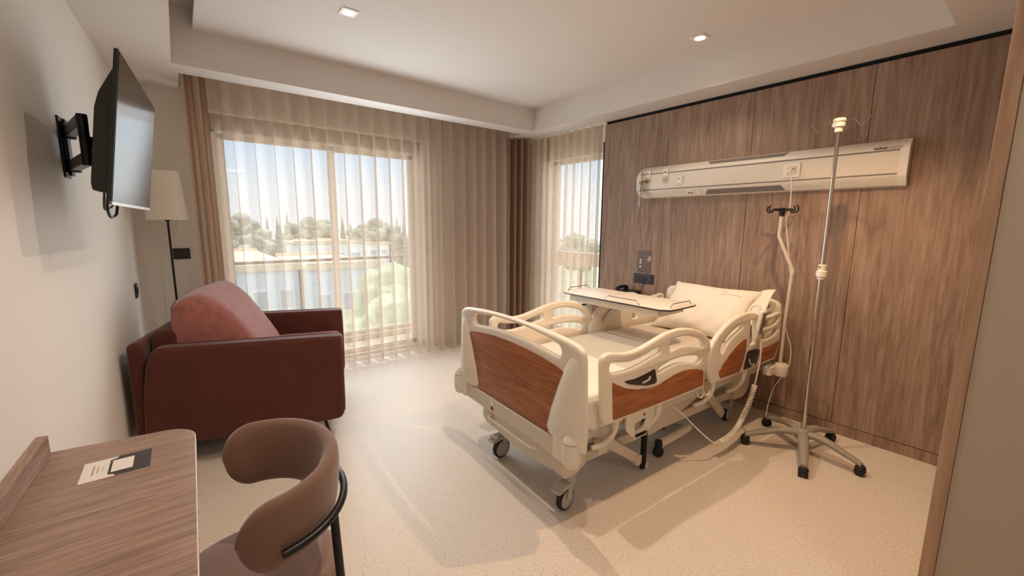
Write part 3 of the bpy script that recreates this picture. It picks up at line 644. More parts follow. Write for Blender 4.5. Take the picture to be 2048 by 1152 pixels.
# lifting arms (foot pair and head pair), struts and covers
for s in (-1, 1):
    bm = NB(); bar(bm, (0.26, s*0.36, 0.385), (0.68, s*0.34, 0.09), 0.03, 0.062); la = done(bm, 'lifting_arm', 'bed_metal', BED, bevel=0.01)
    bm = NB(); lathe(bm, [(0, -0.022), (0.035, -0.022), (0.035, 0.022), (0, 0.022)], (0.68, s*0.34, 0.085), 18, axis((0, 1, 0))); done(bm, 'pivot', 'bed_metal', la)
    bm = NB(); lathe(bm, [(0, -0.03), (0.014, -0.03), (0.014, 0.03), (0, 0.03)], (0.27, s*0.365, 0.38), 12, axis((0, 1, 0))); done(bm, 'bolt', 'dark_inset', la)
    bm = NB(); bar(bm, (1.38, s*0.36, 0.36), (1.66, s*0.34, 0.115), 0.03, 0.062); la = done(bm, 'lifting_arm', 'bed_metal', BED, bevel=0.01)
    bm = NB(); lathe(bm, [(0, -0.022), (0.035, -0.022), (0.035, 0.022), (0, 0.022)], (1.37, s*0.355, 0.36), 18, axis((0, 1, 0))); done(bm, 'pivot', 'bed_metal', la)
    # long sloping cover plate between the arms
    plate('cover_plate', [(0.62, 0.235), (0.72, 0.20), (0.86, 0.195), (1.36, 0.33), (1.36, 0.43), (1.20, 0.44), (0.66, 0.345)], [], 0.012, 0.003, 'bed_metal', BED, lambda a, b, c, s=s: Vector((a, s*0.325+c, b)), smooth=1)
    # corner brackets carrying the casters
    plate('corner_bracket', [(0.03, 0.46), (0.26, 0.46), (0.24, 0.40), (0.20, 0.33), (0.20, 0.24), (0.13, 0.20), (0.05, 0.20), (0.02, 0.26)], [], 0.09, 0.01, 'bed_metal', BED, lambda a, b, c, s=s: Vector((a, s*0.34+c, b)), smooth=1)
    plate('corner_bracket', [(1.74, 0.46), (2.02, 0.46), (1.98, 0.26), (1.92, 0.20), (1.84, 0.20), (1.78, 0.26), (1.76, 0.33)], [], 0.09, 0.01, 'bed_metal', BED, lambda a, b, c, s=s: Vector((a, s*0.32+c, b)), smooth=1)
    # black gas strut
    bm = NB(); box(bm, (0.705, s*0.36-0.012, 0.02), (0.735, s*0.36+0.012, 0.36)); st = done(bm, 'strut', 'gap_black', BED, bevel=0.002)
    bm = NB(); lathe(bm, [(0, -0.012), (0.02, -0.012), (0.02, 0.012), (0, 0.012)], (0.745, s*0.36, 0.035), 14, axis((0, 1, 0))); done(bm, 'strut_foot', 'bed_metal', st)
    bm = NB(); bar(bm, (0.28, s*0.40, 0.44), (0.30, s*0.43, 0.36), 0.05, 0.10); box(bm, (0.24, s*0.415-0.02, 0.30), (0.31, s*0.415+0.02, 0.375)); done(bm, 'hinge_block', 'bed_metal', BED, bevel=0.006)
plate('foot_cover', mir([(0.0, 0.395), (0.2, 0.395), (0.34, 0.39), (0.34, 0.25), (0.28, 0.205), (0.16, 0.19)]), [], 0.02, 0.006, 'bed_metal', BED, lambda a, b, c: Vector((0.055+c, a, b)), smooth=1)
bm = NB(); box(bm, (1.78, -0.36, 0.20), (1.86, 0.36, 0.30)); done(bm, 'head_crossbar', 'bed_metal', BED, bevel=0.008)
bm = NB(); lathe(bm, [(0.0, 0), (0.03, 0), (0.03, 0.34), (0.018, 0.345), (0.018, 0.62), (0, 0.62)], (0.95, 0.0, 0.30), 16, axis((1, 0, 0.15))); done(bm, 'actuator', 'black_plastic', BED)
def caster(u, v, z, rz):
    R = 0.0625
    c = bpy.data.objects.new('caster', None); COL.objects.link(c); c.parent = BED; c.location = (u, v, 0); c.rotation_euler = (0, 0, rz)
    bm = NB(); lathe(bm, [(R-0.012, -0.016), (R-0.004, -0.016), (R, -0.010), (R, 0.010), (R-0.004, 0.016), (R-0.012, 0.016)], (-0.035, 0, R), 36, axis((0, 1, 0))); done(bm, 'tyre', 'rubber', c)
    bm = NB(); lathe(bm, [(0, -0.019), (0.018, -0.020), (R-0.012, -0.017), (R-0.012, 0.017), (0.018, 0.020), (0, 0.019)], (-0.035, 0, R), 36, axis((0, 1, 0))); done(bm, 'wheel_disc', 'grey_plastic', c)
    bm = NB()
    for s in (-1, 1):
        bar(bm, (-0.035, s*0.024, R), (-0.008, s*0.024, 0.155), 0.006, 0.042)
    lathe(bm, [(0, 0.150), (0.034, 0.150), (0.034, 0.185), (0.028, 0.195), (0.0, 0.195)], (0, 0, 0), 20)
    box(bm, (-0.105, -0.030, 0.132), (0.012, 0.030, 0.158)); done(bm, 'fork', 'grey_plastic', c, bevel=0.006)
    bm = NB(); box(bm, (-0.125, -0.03, 0.128), (-0.085, 0.03, 0.142)); done(bm, 'brake_pedal', 'grey_plastic', c, bevel=0.005)
    bm = NB(); lathe(bm, [(0.014, 0.19), (0.014, z)], (0, 0, 0), 12); done(bm, 'stem', 'bed_metal', c)
caster(0.125, -0.34, 0.24, 0.2); caster(0.125, 0.27, 0.24, 0.1); caster(1.86, -0.28, 0.26, 0.2); caster(1.86, 0.30, 0.26, 0.0)
for v in (0.27,):
    pass

# ------------------------------------------------------------------ mattress
MT = thing('mattress', 'white sheeted mattress on the hospital bed', 'mattress', (1.42, 1.765, 0.50), radians(-3.3))
def soft_slab(bm, lo, hi, nx, ny, r, wob, seed):
    """slab with rounded edges and slight waviness"""
    rnd = random.Random(seed); ph = [rnd.uniform(0, 6) for _ in range(6)]
    g = bmesh.ops.create_cube(bm, size=1)
    bmesh.ops.transform(bm, matrix=Matrix.Translation([(lo[i]+hi[i])/2 for i in range(3)]) @ Matrix.Diagonal((*[hi[i]-lo[i] for i in range(3)], 1)), verts=g['verts'])
    bmesh.ops.bevel(bm, geom=bm.edges[:], offset=r, segments=4, profile=0.5, affect='EDGES')
    bmesh.ops.subdivide_edges(bm, edges=[e for e in bm.edges if e.calc_length() > 0.08], cuts=14, use_grid_fill=True)
    for v in bm.verts:
        if v.co.z > (lo[2]+hi[2])/2:
            v.co.z += wob*(sin(9*v.co.x+ph[0])*sin(7*v.co.y+ph[1])+0.5*sin(21*v.co.x+ph[2]+4*v.co.y))
        else: v.co.y += wob*0.6*sin(25*v.co.x+ph[3])
bm = NB(); soft_slab(bm, (0.07, -0.445, 0.0), (2.05, 0.445, 0.148), 20, 10, 0.03, 0.0025, 1); done(bm, 'mattress_core', 'sheet', MT, ang=60)
bm = NB(); soft_slab(bm, (0.62, -0.452, -0.002), (1.22, 0.452, 0.1535), 20, 10, 0.03, 0.0025, 1); done(bm, 'draw_sheet', 'draw_sheet', MT, ang=60)
bm = NB()   # loose sheet hanging over the foot corner
for s in (-1,):
    rows = []
    for j in range(9):
        z = 0.13-0.16*j/8
        rows.append([bm.verts.new((0.08+0.42*i/24, s*(0.452+0.012*sin(i*1.1+j*0.25)*(j/8)), z+0.010*sin(i*0.6)*(j/8))) for i in range(25)])
    for a, b in zip(rows, rows[1:]):
        for i in range(24): bm.faces.new((a[i], a[i+1], b[i+1], b[i]))
o = done(bm, 'sheet_overhang', 'sheet', MT, ang=180)
md = o.modifiers.new('solid', 'SOLIDIFY'); md.thickness = 0.003

# ------------------------------------------------------------------ pillow
PW = thing('pillow', 'plump white pillow leaning on the headboard of the hospital bed', 'pillow', (1.42, 1.765, 0), radians(-3.3))
def pillow(hw, hh, th, mtx, seed):
    bm = NB(); rnd = random.Random(seed); n, m_ = 44, 32; ph = [rnd.uniform(0, 6) for _ in range(8)]
    V_ = {}
    for sgn in (1, -1):
        for i in range(n+1):
            for j in range(m_+1):
                s = -1+2*i/n; t = -1+2*j/m_
                edge = i in (0, n) or j in (0, m_)
                if edge and sgn == -1: V_[sgn, i, j] = V_[1, i, j]; continue
                k = max(0, (1-abs(s)**2.6)*(1-abs(t)**2.6))**0.55
                x = s*hw*(1-0.085*(1-t*t)*abs(s)**3+0.03*abs(t)**6); y = t*hh*(1-0.10*(1-s*s)*abs(t)**3+0.05*abs(s)**6)
                wr = 0.010*sin(5*s+3*t+ph[0])*sin(2.2*t+ph[1])+0.0055*sin(19*s+7*t*t+2*sin(3*s+ph[5])+ph[2])*max(0, 0.4-0.6*t)+0.0015*sin(9*t+6*s*t+ph[3])
                z = sgn*th*k+(wr if not edge else 0.006*sin(18*s+ph[4])+0.006*sin(15*t+ph[5]))*min(1, 0.4+k)
                V_[sgn, i, j] = bm.verts.new(mtx @ Vector((x, y, z)))
        for i in range(n):
            for j in range(m_):
                q = [V_[sgn, i, j], V_[sgn, i+1, j], V_[sgn, i+1, j+1], V_[sgn, i, j+1]]
                try: bm.faces.new(q if sgn == 1 else q[::-1])
                except ValueError: pass
    return bm
tilt = radians(47)
px_, py_, pz_ = Vector((0, -1, 0)), Vector((cos(tilt), 0, sin(tilt))), Vector((-sin(tilt), 0, cos(tilt)))
mtx = Matrix((px_, py_, pz_)).transposed().to_4x4(); mtx.translation = (1.82, -0.045, 0.838)
bm = pillow(0.36, 0.24, 0.095, mtx, 4); done(bm, 'pillow_body', 'pillow_cloth', PW, ang=180)
def on_pillow(s, t): return mtx @ Vector((s*0.36*0.99, t*0.24*0.98, 0.095*max(0, (1-abs(s)**2.6)*(1-abs(t)**2.6))**0.55+0.0065))
bm = NB(); tube(bm, spline([on_pillow(0.40+0.05*cos(q)*1.2, 0.55+0.07*sin(q)) for q in [pi*0.3+1.5*pi*k/10 for k in range(11)]], 3), 0.0012, 5)
tube(bm, spline([on_pillow(0.46+0.035*k, 0.54+0.02*(-1)**k) for k in range(9)], 4), 0.0010, 5); done(bm, 'embroidered_mark', 'shutter_tan', PW)
bm = NB()   # open flap of the pillowcase at the near end
rows = []
for j in range(7):
    f = j/6
    rows.append([bm.verts.new(mtx @ Vector((0.34+0.095*f, -0.02+0.27*t+0.02*f*t, 0.035*sin(pi*(0.5+t*0.5))*(1-0.4*f)+0.012*sin(6*t+3*f)))) for t in [-0.2+1.2*i/12 for i in range(13)]])
for a, b in zip(rows, rows[1:]):
    for i in range(12): bm.faces.new((a[i], a[i+1], b[i+1], b[i]))
o = done(bm, 'pillowcase_flap', 'pillow_cloth', PW, ang=180); md = o.modifiers.new('solid', 'SOLIDIFY'); md.thickness = 0.004

# ------------------------------------------------------------------ hand control on the near head rail
HC = thing('hand_control', 'white bed remote with grey keypad and coiled cord, hung on the near head rail', 'remote control', (1.42, 1.765, 0), radians(-3.3))
mt_ = Matrix.Rotation(radians(8), 4, 'X')
def hc(v): return Vector((1.645, -0.548, 0.84)) + (mt_ @ Vector(v))
bm = NB(); vs = box(bm, (-0.032, -0.013, -0.105), (0.032, 0.013, 0.10))
for v in vs: v.co = hc(v.co)
body = done(bm, 'remote_body', 'white_plastic', HC, bevel=0.009)
bm = NB(); vs = box(bm, (-0.016, -0.0155, -0.06), (0.022, -0.012, 0.085))
for v in vs: v.co = hc(v.co)
done(bm, 'keypad', 'panel_grey', body, bevel=0.002)
bm = NB(); tube(bm, spline([(1.645, -0.54, 0.935), (1.645, -0.535, 0.965), (1.640, -0.51, 0.972), (1.636, -0.485, 0.95), (1.636, -0.48, 0.915)], 6), 0.007, 8); done(bm, 'hanging_hook', 'white_plastic', body)
cord = spline([(1.645, -0.565, 0.735), (1.648, -0.57, 0.60), (1.632, -0.565, 0.48), (1.63, -0.56, 0.42)], 8)
bm = NB(); tube(bm, cord, 0.0045, 6)
path = spline([(1.63, -0.56, 0.42), (1.585, -0.555, 0.30), (1.51, -0.55, 0.20), (1.44, -0.55, 0.145), (1.35, -0.55, 0.115), (1.25, -0.55, 0.11)], 14)
hel = []; N = len(path)
turns = 46; steps = turns*9
for i in range(steps+1):
    f = i/steps*(N-1); k = min(int(f), N-2); p = path[k].lerp(path[k+1], f-k); t = (path[k+1]-path[k]).normalized()
    x = t.orthogonal().normalized(); x = Vector((0, 1, 0)); y = t.cross(x).normalized()
    q = 2*pi*turns*i/steps; R = 0.0155*(1+0.25*max(0, (i/steps-0.6)))
    hel.append(p+(x*cos(q)+y*sin(q))*R)
tube(bm, hel, 0.0034, 5)
tube(bm, spline([hel[-1], (1.18, -0.54, 0.13), (1.08, -0.50, 0.22), (0.98, -0.45, 0.33), (0.90, -0.42, 0.40)], 6), 0.0042, 6)
done(bm, 'coiled_cord', 'white_plastic', HC)

# ------------------------------------------------------------------ bent drip pole in the head corner of the bed
DP = thing('drip_pole', 'bent cream drip pole with black four-hook head standing in the bed head corner', 'drip pole', (3.475, 1.124, 0.40))
bm = NB()
pp = [(0, 0, 0.0), (0.005, 0, 0.40), (0.012, -0.012, 0.745), (0.012, -0.014, 0.775), (0.012, 0.0, 0.81), (0.012, 0.088, 1.0), (0.012, 0.098, 1.025), (0.012, 0.098, 1.06), (0.012, 0.096, 1.19)]
tube(bm, pp[:2]+spline(pp[2:], 5), 0.0125, 12); done(bm, 'pole', 'bed_metal', DP)
bm = NB(); lathe(bm, [(0, 1.175), (0.018, 1.175), (0.020, 1.20), (0.026, 1.212), (0.026, 1.232), (0, 1.236)], (0.012, 0.096, 0), 16); hd = done(bm, 'hook_hub', 'black_plastic', DP)
for q in (0.35, 0.35+pi/2, 0.35+pi, 0.35+1.5*pi):
    d = Vector((sin(q), cos(q), 0)); c0 = Vector((0.012, 0.096, 1.22))
    bm = NB(); tube(bm, [c0+d*0.02, c0+d*0.075+Vector((0, 0, 0.002)), c0+d*0.085], [0.010, 0.007, 0.006], 8)
    tube(bm, spline([c0+d*0.08, c0+d*0.088+Vector((0, 0, -0.012)), c0+d*0.105+Vector((0, 0, -0.02)), c0+d*0.122+Vector((0, 0, -0.008)), c0+d*0.124+Vector((0, 0, 0.014)), c0+d*0.112+Vector((0, 0, 0.03))], 5), 0.005, 8)
    done(bm, 'hook', 'black_plastic', hd)

# ------------------------------------------------------------------ overbed table
OT = thing('overbed_table', 'overbed table with pale tray top and wire edge rails across the hospital bed', 'overbed table', (2.66, 1.96, 0))
P = [(-0.205, -0.43), (-0.165, -0.487), (-0.12, -0.495), (0.12, -0.495), (0.165, -0.487), (0.205, -0.43), (0.205, 0.44), (0.165, 0.487), (0.12, 0.495), (-0.12, 0.495), (-0.165, 0.487), (-0.205, 0.44)]
top = plate('tabletop', P, [], 0.014, 0.003, 'panel_white', OT, lambda a, b, c: Vector((a, b, 0.945+c)), smooth=0)
plate('edge_band', [(a*1.006, b*1.004) for a, b in P], [], 0.010, 0.002, 'black_plastic', top, lambda a, b, c: Vector((a, b, 0.942+c)), smooth=0)
bm = NB(); box(bm, (-0.165, -0.40, 0.88), (0.165, 0.42, 0.936)); done(bm, 'under_frame', 'bed_plastic', OT, bevel=0.006)
bm = NB(); box(bm, (-0.20, 0.098, 0.9515), (0.20, 0.101, 0.9525)); done(bm, 'joint_line', 'base_grey', top)
def wire(p0, p1, h=0.028):
    p0, p1 = Vector(p0), Vector(p1); d = (p1-p0).normalized()
    bm = NB(); tube(bm, spline([p0, p0+d*0.008+Vector((0, 0, h*0.5)), p0+d*0.028+Vector((0, 0, h)), p0+d*0.06+Vector((0, 0, h)), p1-d*0.06+Vector((0, 0, h)), p1-d*0.028+Vector((0, 0, h)), p1-d*0.008+Vector((0, 0, h*0.5)), p1], 4), 0.0035, 8)
    done(bm, 'wire_rail', 'steel_wire', top)
wire((-0.195, -0.27, 0.951), (-0.195, 0.03, 0.951)); wire((-0.13, -0.47, 0.951), (0.13, -0.47, 0.951)); wire((-0.13, 0.47, 0.951), (0.13, 0.47, 0.951))
bm = NB(); box(bm, (-0.035, 0.345, 0.07), (0.035, 0.395, 0.90)); colm = done(bm, 'column', 'bed_plastic', OT, bevel=0.008)
bm = NB(); tube(bm, [(-0.03, 0.355, 0.84), (-0.075, 0.355, 0.84)], 0.007, 8); tube(bm, [(-0.075, 0.355, 0.84), (-0.12, 0.355, 0.835)], [0.013, 0.009], 10); done(bm, 'lock_lever', 'black_plastic', colm)
bm = NB(); tube(bm, spline([(-0.30, 0.40, 0.085), (-0.02, 0.40, 0.085), (0.05, 0.395, 0.085), (0.095, 0.36, 0.085), (0.10, 0.28, 0.085), (0.10, -0.40, 0.085), (0.095, -0.50, 0.085), (0.06, -0.552, 0.085), (-0.02, -0.56, 0.085), (-0.31, -0.56, 0.085)], 7), 0.028, 14)
bb = done(bm, 'base_tube', 'bed_plastic', OT)
for x, y in ((-0.32, -0.56), (-0.32, 0.40), (0.04, -0.36), (0.05, 0.30)):
    bm = NB(); lathe(bm, [(0, -0.02), (0.03, -0.018), (0.036, -0.008), (0.036, 0.008), (0.03, 0.018), (0, 0.02)], (x, y, 0.036), 20, axis((0.6, 1, 0))); lathe(bm, [(0, 0.060), (0.022, 0.060), (0.026, 0.085), (0.022, 0.112), (0, 0.116)], (x, y, 0), 16)
    done(bm, 'caster', 'rubber', bb)

# ------------------------------------------------------------------ wheeled drip stand
IV = thing('drip_stand', 'tall chrome drip stand on grey five-arm wheeled base in front of the wood wall', 'drip stand', (3.167, 0.848, 0))
bm = NB()
tips = [(2.845, 0.735), (3.140, 0.530), (2.975, 1.120), (3.375, 1.135), (3.495, 0.770)]
for tx, ty in tips:
    d = Vector((tx-3.167, ty-0.848, 0)); L = d.length; d.normalize(); n = Vector((-d.y, d.x, 0)); prev = None
    for k in range(15):
        f = k/14; r = 0.02+f*(L-0.01); zc = 0.128+0.012*sin(pi*min(1, f*1.6))-0.062*f**2.2; hw = 0.030-0.010*f+0.004*sin(pi*f); hh = 0.024-0.008*f
        c = d*r+Vector((0, 0, zc))
        ring = [bm.verts.new(c+n*hw*cos(q)+Vector((0, 0, hh*sin(q)))) for q in [2*pi*i/14 for i in range(14)]]
        if prev:
            for i in range(14): bm.faces.new((prev[i], prev[(i+1) % 14], ring[(i+1) % 14], ring[i]))
        else: bm.faces.new(ring[::-1])
        prev = ring
    bm.faces.new(prev)
lathe(bm, [(0, 0.10), (0.045, 0.10), (0.05, 0.125), (0.04, 0.155), (0.024, 0.166), (0.0, 0.166)], n=24)
bs = done(bm, 'base', 'base_grey', IV, ang=50)
for tx, ty in tips:
    d = Vector((tx-3.167, ty-0.848, 0)); n = Vector((-d.y, d.x, 0)).normalized(); u = d.normalized()
    bm = NB(); p = d+u*0.004
    for s in (-1, 1): lathe(bm, [(0, -0.009), (0.024, -0.009), (0.027, 0), (0.024, 0.009), (0, 0.009)], (p.x+n.x*0.016*s, p.y+n.y*0.016*s, 0.027), 18, axis(n))
    lathe(bm, [(0, 0.028), (0.026, 0.028), (0.028, 0.05), (0.02, 0.064), (0, 0.068)], (p.x, p.y, 0), 16); done(bm, 'caster', 'rubber', bs, ang=50)
bm = NB(); lathe(bm, [(0, 0.15), (0.0135, 0.15), (0.0135, 1.20), (0, 1.20)], n=16); done(bm, 'lower_pole', 'chrome', IV)
bm = NB(); lathe(bm, [(0, 1.20), (0.0105, 1.20), (0.0105, 2.08), (0, 2.08)], n=16); done(bm, 'upper_pole', 'chrome', IV)
bm = NB(); lathe(bm, [(0.014, 1.168), (0.021, 1.170), (0.021, 1.188), (0.030, 1.19), (0.030, 1.222), (0.022, 1.226), (0.022, 1.262), (0.011, 1.265)], n=24); cl = done(bm, 'height_collar', 'white_plastic', IV, ang=30)
bm = NB(); box(bm, (-0.024, 0.002, 1.243), (-0.018, 0.014, 1.254)); done(bm, 'dark_mark', 'panel_grey', cl)
bm = NB(); lathe(bm, [(0.011, 2.062), (0.021, 2.064), (0.023, 2.092), (0.031, 2.094), (0.031, 2.112), (0.027, 2.116), (0.033, 2.124), (0.033, 2.136), (0.025, 2.142), (0, 2.143)], n=24); hd = done(bm, 'hook_head', 'white_plastic', IV, ang=30)
for q in (0.15, 0.15+pi/2, 0.15+pi, 0.15+1.5*pi):
    d = Vector((sin(q)*0.7, cos(q), 0)); c0 = Vector((0, 0, 2.118))
    bm = NB(); tube(bm, spline([c0+d*0.02, c0+d*0.07+Vector((0, 0, 0.004)), c0+d*0.084+Vector((0, 0, -0.004)), c0+d*0.105+Vector((0, 0, -0.034)), c0+d*0.114+Vector((0, 0, -0.036)), c0+d*0.135+Vector((0, 0, -0.008)), c0+d*0.155+Vector((0, 0, 0.012))], 5), 0.0026, 6); done(bm, 'hook', 'chrome', hd)

# ------------------------------------------------------------------ medical supply panel on the wood wall
HP = thing('medical_supply_panel', 'long cream medical supply panel mounted across the wood wall above the bed', 'medical panel', (3.660, 1.58, 1.90))
def sect(bm, P, y0, y1, ins=0.0):
    """extrude an (x, z) section along y; ins shrinks the y1 end (chamfered tip)"""
    a = [bm.verts.new((x, y0, z)) for x, z in P]; b = [bm.verts.new((x*(1-ins), y1, z*(1-ins*0.35))) for x, z in P]
    n = len(P)
    for i in range(n): bm.faces.new((a[i], a[(i+1) % n], b[(i+1) % n], b[i]))
    bm.faces.new(a[::-1]); bm.faces.new(b)
SEC = [(0, 0.155), (-0.02, 0.152), (-0.058, 0.112), (-0.066, 0.100), (-0.068, 0.090), (-0.068, -0.070), (-0.064, -0.085), (-0.028, -0.135), (0, -0.142)]
bm = NB(); sect(bm, SEC, -0.952, 0.93); done(bm, 'housing', 'panel_white', HP)
bm = NB(); sect(bm, [(x*1.03, z*1.005) for x, z in SEC], -0.952, -0.995); done(bm, 'end_cap', 'white_plastic', HP)
bm = NB()
a = [bm.verts.new((x*1.03, 0.93, z*1.005)) for x, z in SEC]; b = [bm.verts.new((x*1.0, 0.975, z*0.86)) for x, z in SEC]; c = [bm.verts.new((x*0.75, 1.0, z*0.66)) for x, z in SEC]
for p, q in ((a, b), (b, c)):
    for i in range(9): bm.faces.new((p[i], p[(i+1) % 9], q[(i+1) % 9], q[i]))
bm.faces.new(a[::-1]); bm.faces.new(c); done(bm, 'end_cap', 'white_plastic', HP)
for z in (0.083, -0.064):
    bm = NB(); box(bm, (-0.0695, -0.95, z-0.0045), (-0.0675, 0.95, z+0.0045)); done(bm, 'grey_stripe', 'panel_grey', HP)
def slope_patch(name, m, y0, y1, z0, z1, upper, sk=0.03, lift=0.0012):
    def xs(z): 
        P = SEC[1:3] if upper else SEC[6:8]
        f = (z-P[0][1])/(P[1][1]-P[0][1]); return P[0][0]+(P[1][0]-P[0][0])*f
    bm = NB(); vs = []
    for lf in (0.004, -lift):
        for (y, z) in ((y0, z0), (y1, z0), (y1-sk, z1), (y0+sk, z1)): vs.append(bm.verts.new((xs(z)+lf, y, z+(lf*-0.7 if upper else lf*0.7))))
    for f in ((0, 1, 2, 3), (7, 6, 5, 4), (0, 4, 5, 1), (1, 5, 6, 2), (2, 6, 7, 3), (3, 7, 4, 0)): bm.faces.new([vs[i] for i in f])
    return done(bm, name, m, HP)
slope_patch('light_diffuser', 'panel_grey', -0.32, 0.30, 0.147, 0.120, True)
slope_patch('light_diffuser', 'panel_grey', -0.32, 0.30, -0.130, -0.092, False)
for yy in (-0.40, -0.465, -0.53):
    s = slope_patch('power_socket', 'white_plastic', yy-0.024, yy+0.024, -0.128, -0.090, False, 0.0, 0.002)
    for d in (-0.010, 0.0, 0.010):
        bm = NB(); z = -0.112+(0.006 if d == 0 else 0); lathe(bm, [(0.0025, -0.002), (0, -0.003)], (-0.0475+(z+0.112)*-0.7, yy+d, z), 8, axis((1, 0, 0.72))); done(bm, 'pin_hole', 'gap_black', s)
s = slope_patch('data_socket', 'white_plastic', 0.40, 0.47, -0.128, -0.090, False, 0.0, 0.002)
for d in (0.42, 0.445):
    bm = NB(); box(bm, (-0.052, d-0.006, -0.118), (-0.044, d+0.006, -0.108)); done(bm, 'data_port', 'dark_inset', s)
s = slope_patch('light_switch', 'white_plastic', 0.335, 0.375, -0.128, -0.090, False, 0.0, 0.002)
# gas outlets
for yy, lm in ((0.855, 'panel_grey'), (0.672, 'letter_dark')):
    bm = NB(); box(bm, (-0.080, yy-0.027, 0.045), (-0.066, yy+0.027, 0.118)); g = done(bm, 'gas_outlet', 'white_plastic', HP, bevel=0.008)
    bm = NB(); box(bm, (-0.0815, yy-0.014, 0.082), (-0.0795, yy+0.014, 0.090)); done(bm, 'outlet_label', lm, g)
    bm = NB(); box(bm, (-0.076, yy-0.026, -0.012), (-0.066, yy+0.026, 0.050)); done(bm, 'outlet_body', 'pale_plastic', g, bevel=0.008)
    bm = NB(); lathe(bm, [(0.017, 0), (0.017, 0.012), (0.012, 0.014), (0.012, 0.008), (0.005, 0.007), (0.005, 0.013), (0, 0.014)], (-0.075, yy, 0.018), 20, axis((-1, 0, 0))); done(bm, 'connector_ring', 'chrome', g)
bm = NB(); box(bm, (-0.082, 0.497, -0.028), (-0.066, 0.552, 0.046)); g = done(bm, 'vacuum_outlet', 'white_plastic', HP, bevel=0.010)
bm = NB(); box(bm, (-0.0835, 0.518, 0.012), (-0.0815, 0.540, 0.022)); done(bm, 'yellow_label', 'label_yellow', g)
# nurse call plate
bm = NB(); box(bm, (-0.076, -0.415, -0.042), (-0.067, -0.305, 0.062)); g = done(bm, 'call_plate', 'white_plastic', HP, bevel=0.003)
bm = NB(); box(bm, (-0.081, -0.388, -0.018), (-0.075, -0.330, 0.038)); g2 = done(bm, 'call_module', 'pale_plastic', g, bevel=0.002)
bm = NB(); box(bm, (-0.084, -0.357, -0.014), (-0.080, -0.334, 0.012)); done(bm, 'call_switch', 'white_plastic', g2, bevel=0.002)
bm = NB(); lathe(bm, [(0.006, 0), (0.006, 0.004), (0, 0.005)], (-0.081, -0.374, 0.018), 12, axis((-1, 0, 0))); done(bm, 'call_jack', 'panel_grey', g2)
TX = Matrix(((0, 0, -1, 0), (-1, 0, 0, 0), (0, 1, 0, 0), (0, 0, 0, 1)))
t1, wd = text_mesh('brand_lettering', 'tedisel', 0.025, 0.0005, 'letter_dark', HP, Matrix.Translation((-0.0700, -0.820, 0.0935)) @ TX)
text_mesh('brand_lettering', 'medical', 0.025, -0.0001, 'letter_grey', HP, Matrix.Translation((-0.0700, -0.820-wd-0.001, 0.0935)) @ TX)

FM = thing('flowmeter', 'clear gas flowmeter with humidifier bottle on the window end of the medical panel', 'flowmeter', (3.565, 2.475, 1.92))
bm = NB(); lathe(bm, [(0.0, 0.0), (0.012, 0.0), (0.012, 0.10), (0.0, 0.10)], (-0.01, 0.005, 0.0), 16); done(bm, 'gauge_tube', 'clear_plastic', FM)
bm = NB(); lathe(bm, [(0, -0.035), (0.012, -0.035), (0.014, -0.01), (0.010, 0.0), (0, 0.0)], (-0.01, 0.005, 0.0), 16); lathe(bm, [(0, 0), (0.010, 0.0), (0.010, 0.05), (0, 0.05)], (0.0, -0.0, -0.002), 12, axis((0.25, -0.8, 0))); done(bm, 'valve', 'brass', FM)
bm = NB(); lathe(bm, [(0, 0), (0.013, 0), (0.016, 0.01), (0.013, 0.02), (0, 0.02)], (-0.01, 0.012, -0.012), 14, axis((-0.5, 1, 0))); done(bm, 'valve_knob', 'steel_wire', FM)
bm = NB(); lathe(bm, [(0, -0.245), (0.018, -0.245), (0.021, -0.235), (0.021, -0.12), (0.030, -0.115), (0.030, -0.05), (0.014, -0.035), (0, -0.035)], (-0.01, 0.012, 0.0), 20); done(bm, 'bottle', 'clear_plastic', FM)
bm = NB(); lathe(bm, [(0.022, -0.10), (0.0275, -0.10), (0.0275, -0.055), (0.022, -0.055)], (-0.01, 0.012, 0.0), 20); done(bm, 'bottle_cap', 'clear_plastic', FM)

CC = thing('call_cord', 'thin white call cord hanging from the medical panel to the floor behind the bed', 'cord', (3.585, 1.215, 1.895))
pts = [(3.570, 1.235, 1.893), (3.555, 1.215, 1.88), (3.556, 1.20, 1.78), (3.556, 1.195, 1.62), (3.55, 1.208, 1.55), (3.55, 1.19, 1.42), (3.55, 1.17, 1.31), (3.55, 1.155, 1.20), (3.55, 1.13, 1.09), (3.55, 1.14, 0.98), (3.55, 1.147, 0.90), (3.55, 1.135, 0.74), (3.55, 1.09, 0.60), (3.54, 1.08, 0.50), (3.52, 1.09, 0.42), (3.49, 1.15, 0.28), (3.48, 1.175, 0.14), (3.47, 1.18, 0.04), (3.47, 1.20, 0.006), (3.53, 1.24, 0.006), (3.60, 1.30, 0.006)]
bm = NB(); tube(bm, [Vector(p)-Vector((3.585, 1.215, 1.895)) for p in spline(pts, 6)], 0.0034, 6); done(bm, 'cable', 'white_plastic', CC)
bm = NB(); lathe(bm, [(0, 0), (0.006, 0), (0.005, 0.022), (0, 0.024)], (-0.006, 0.022, 0.0), 10, axis((-1, 0, 0))); done(bm, 'jack_plug', 'white_plastic', CC)

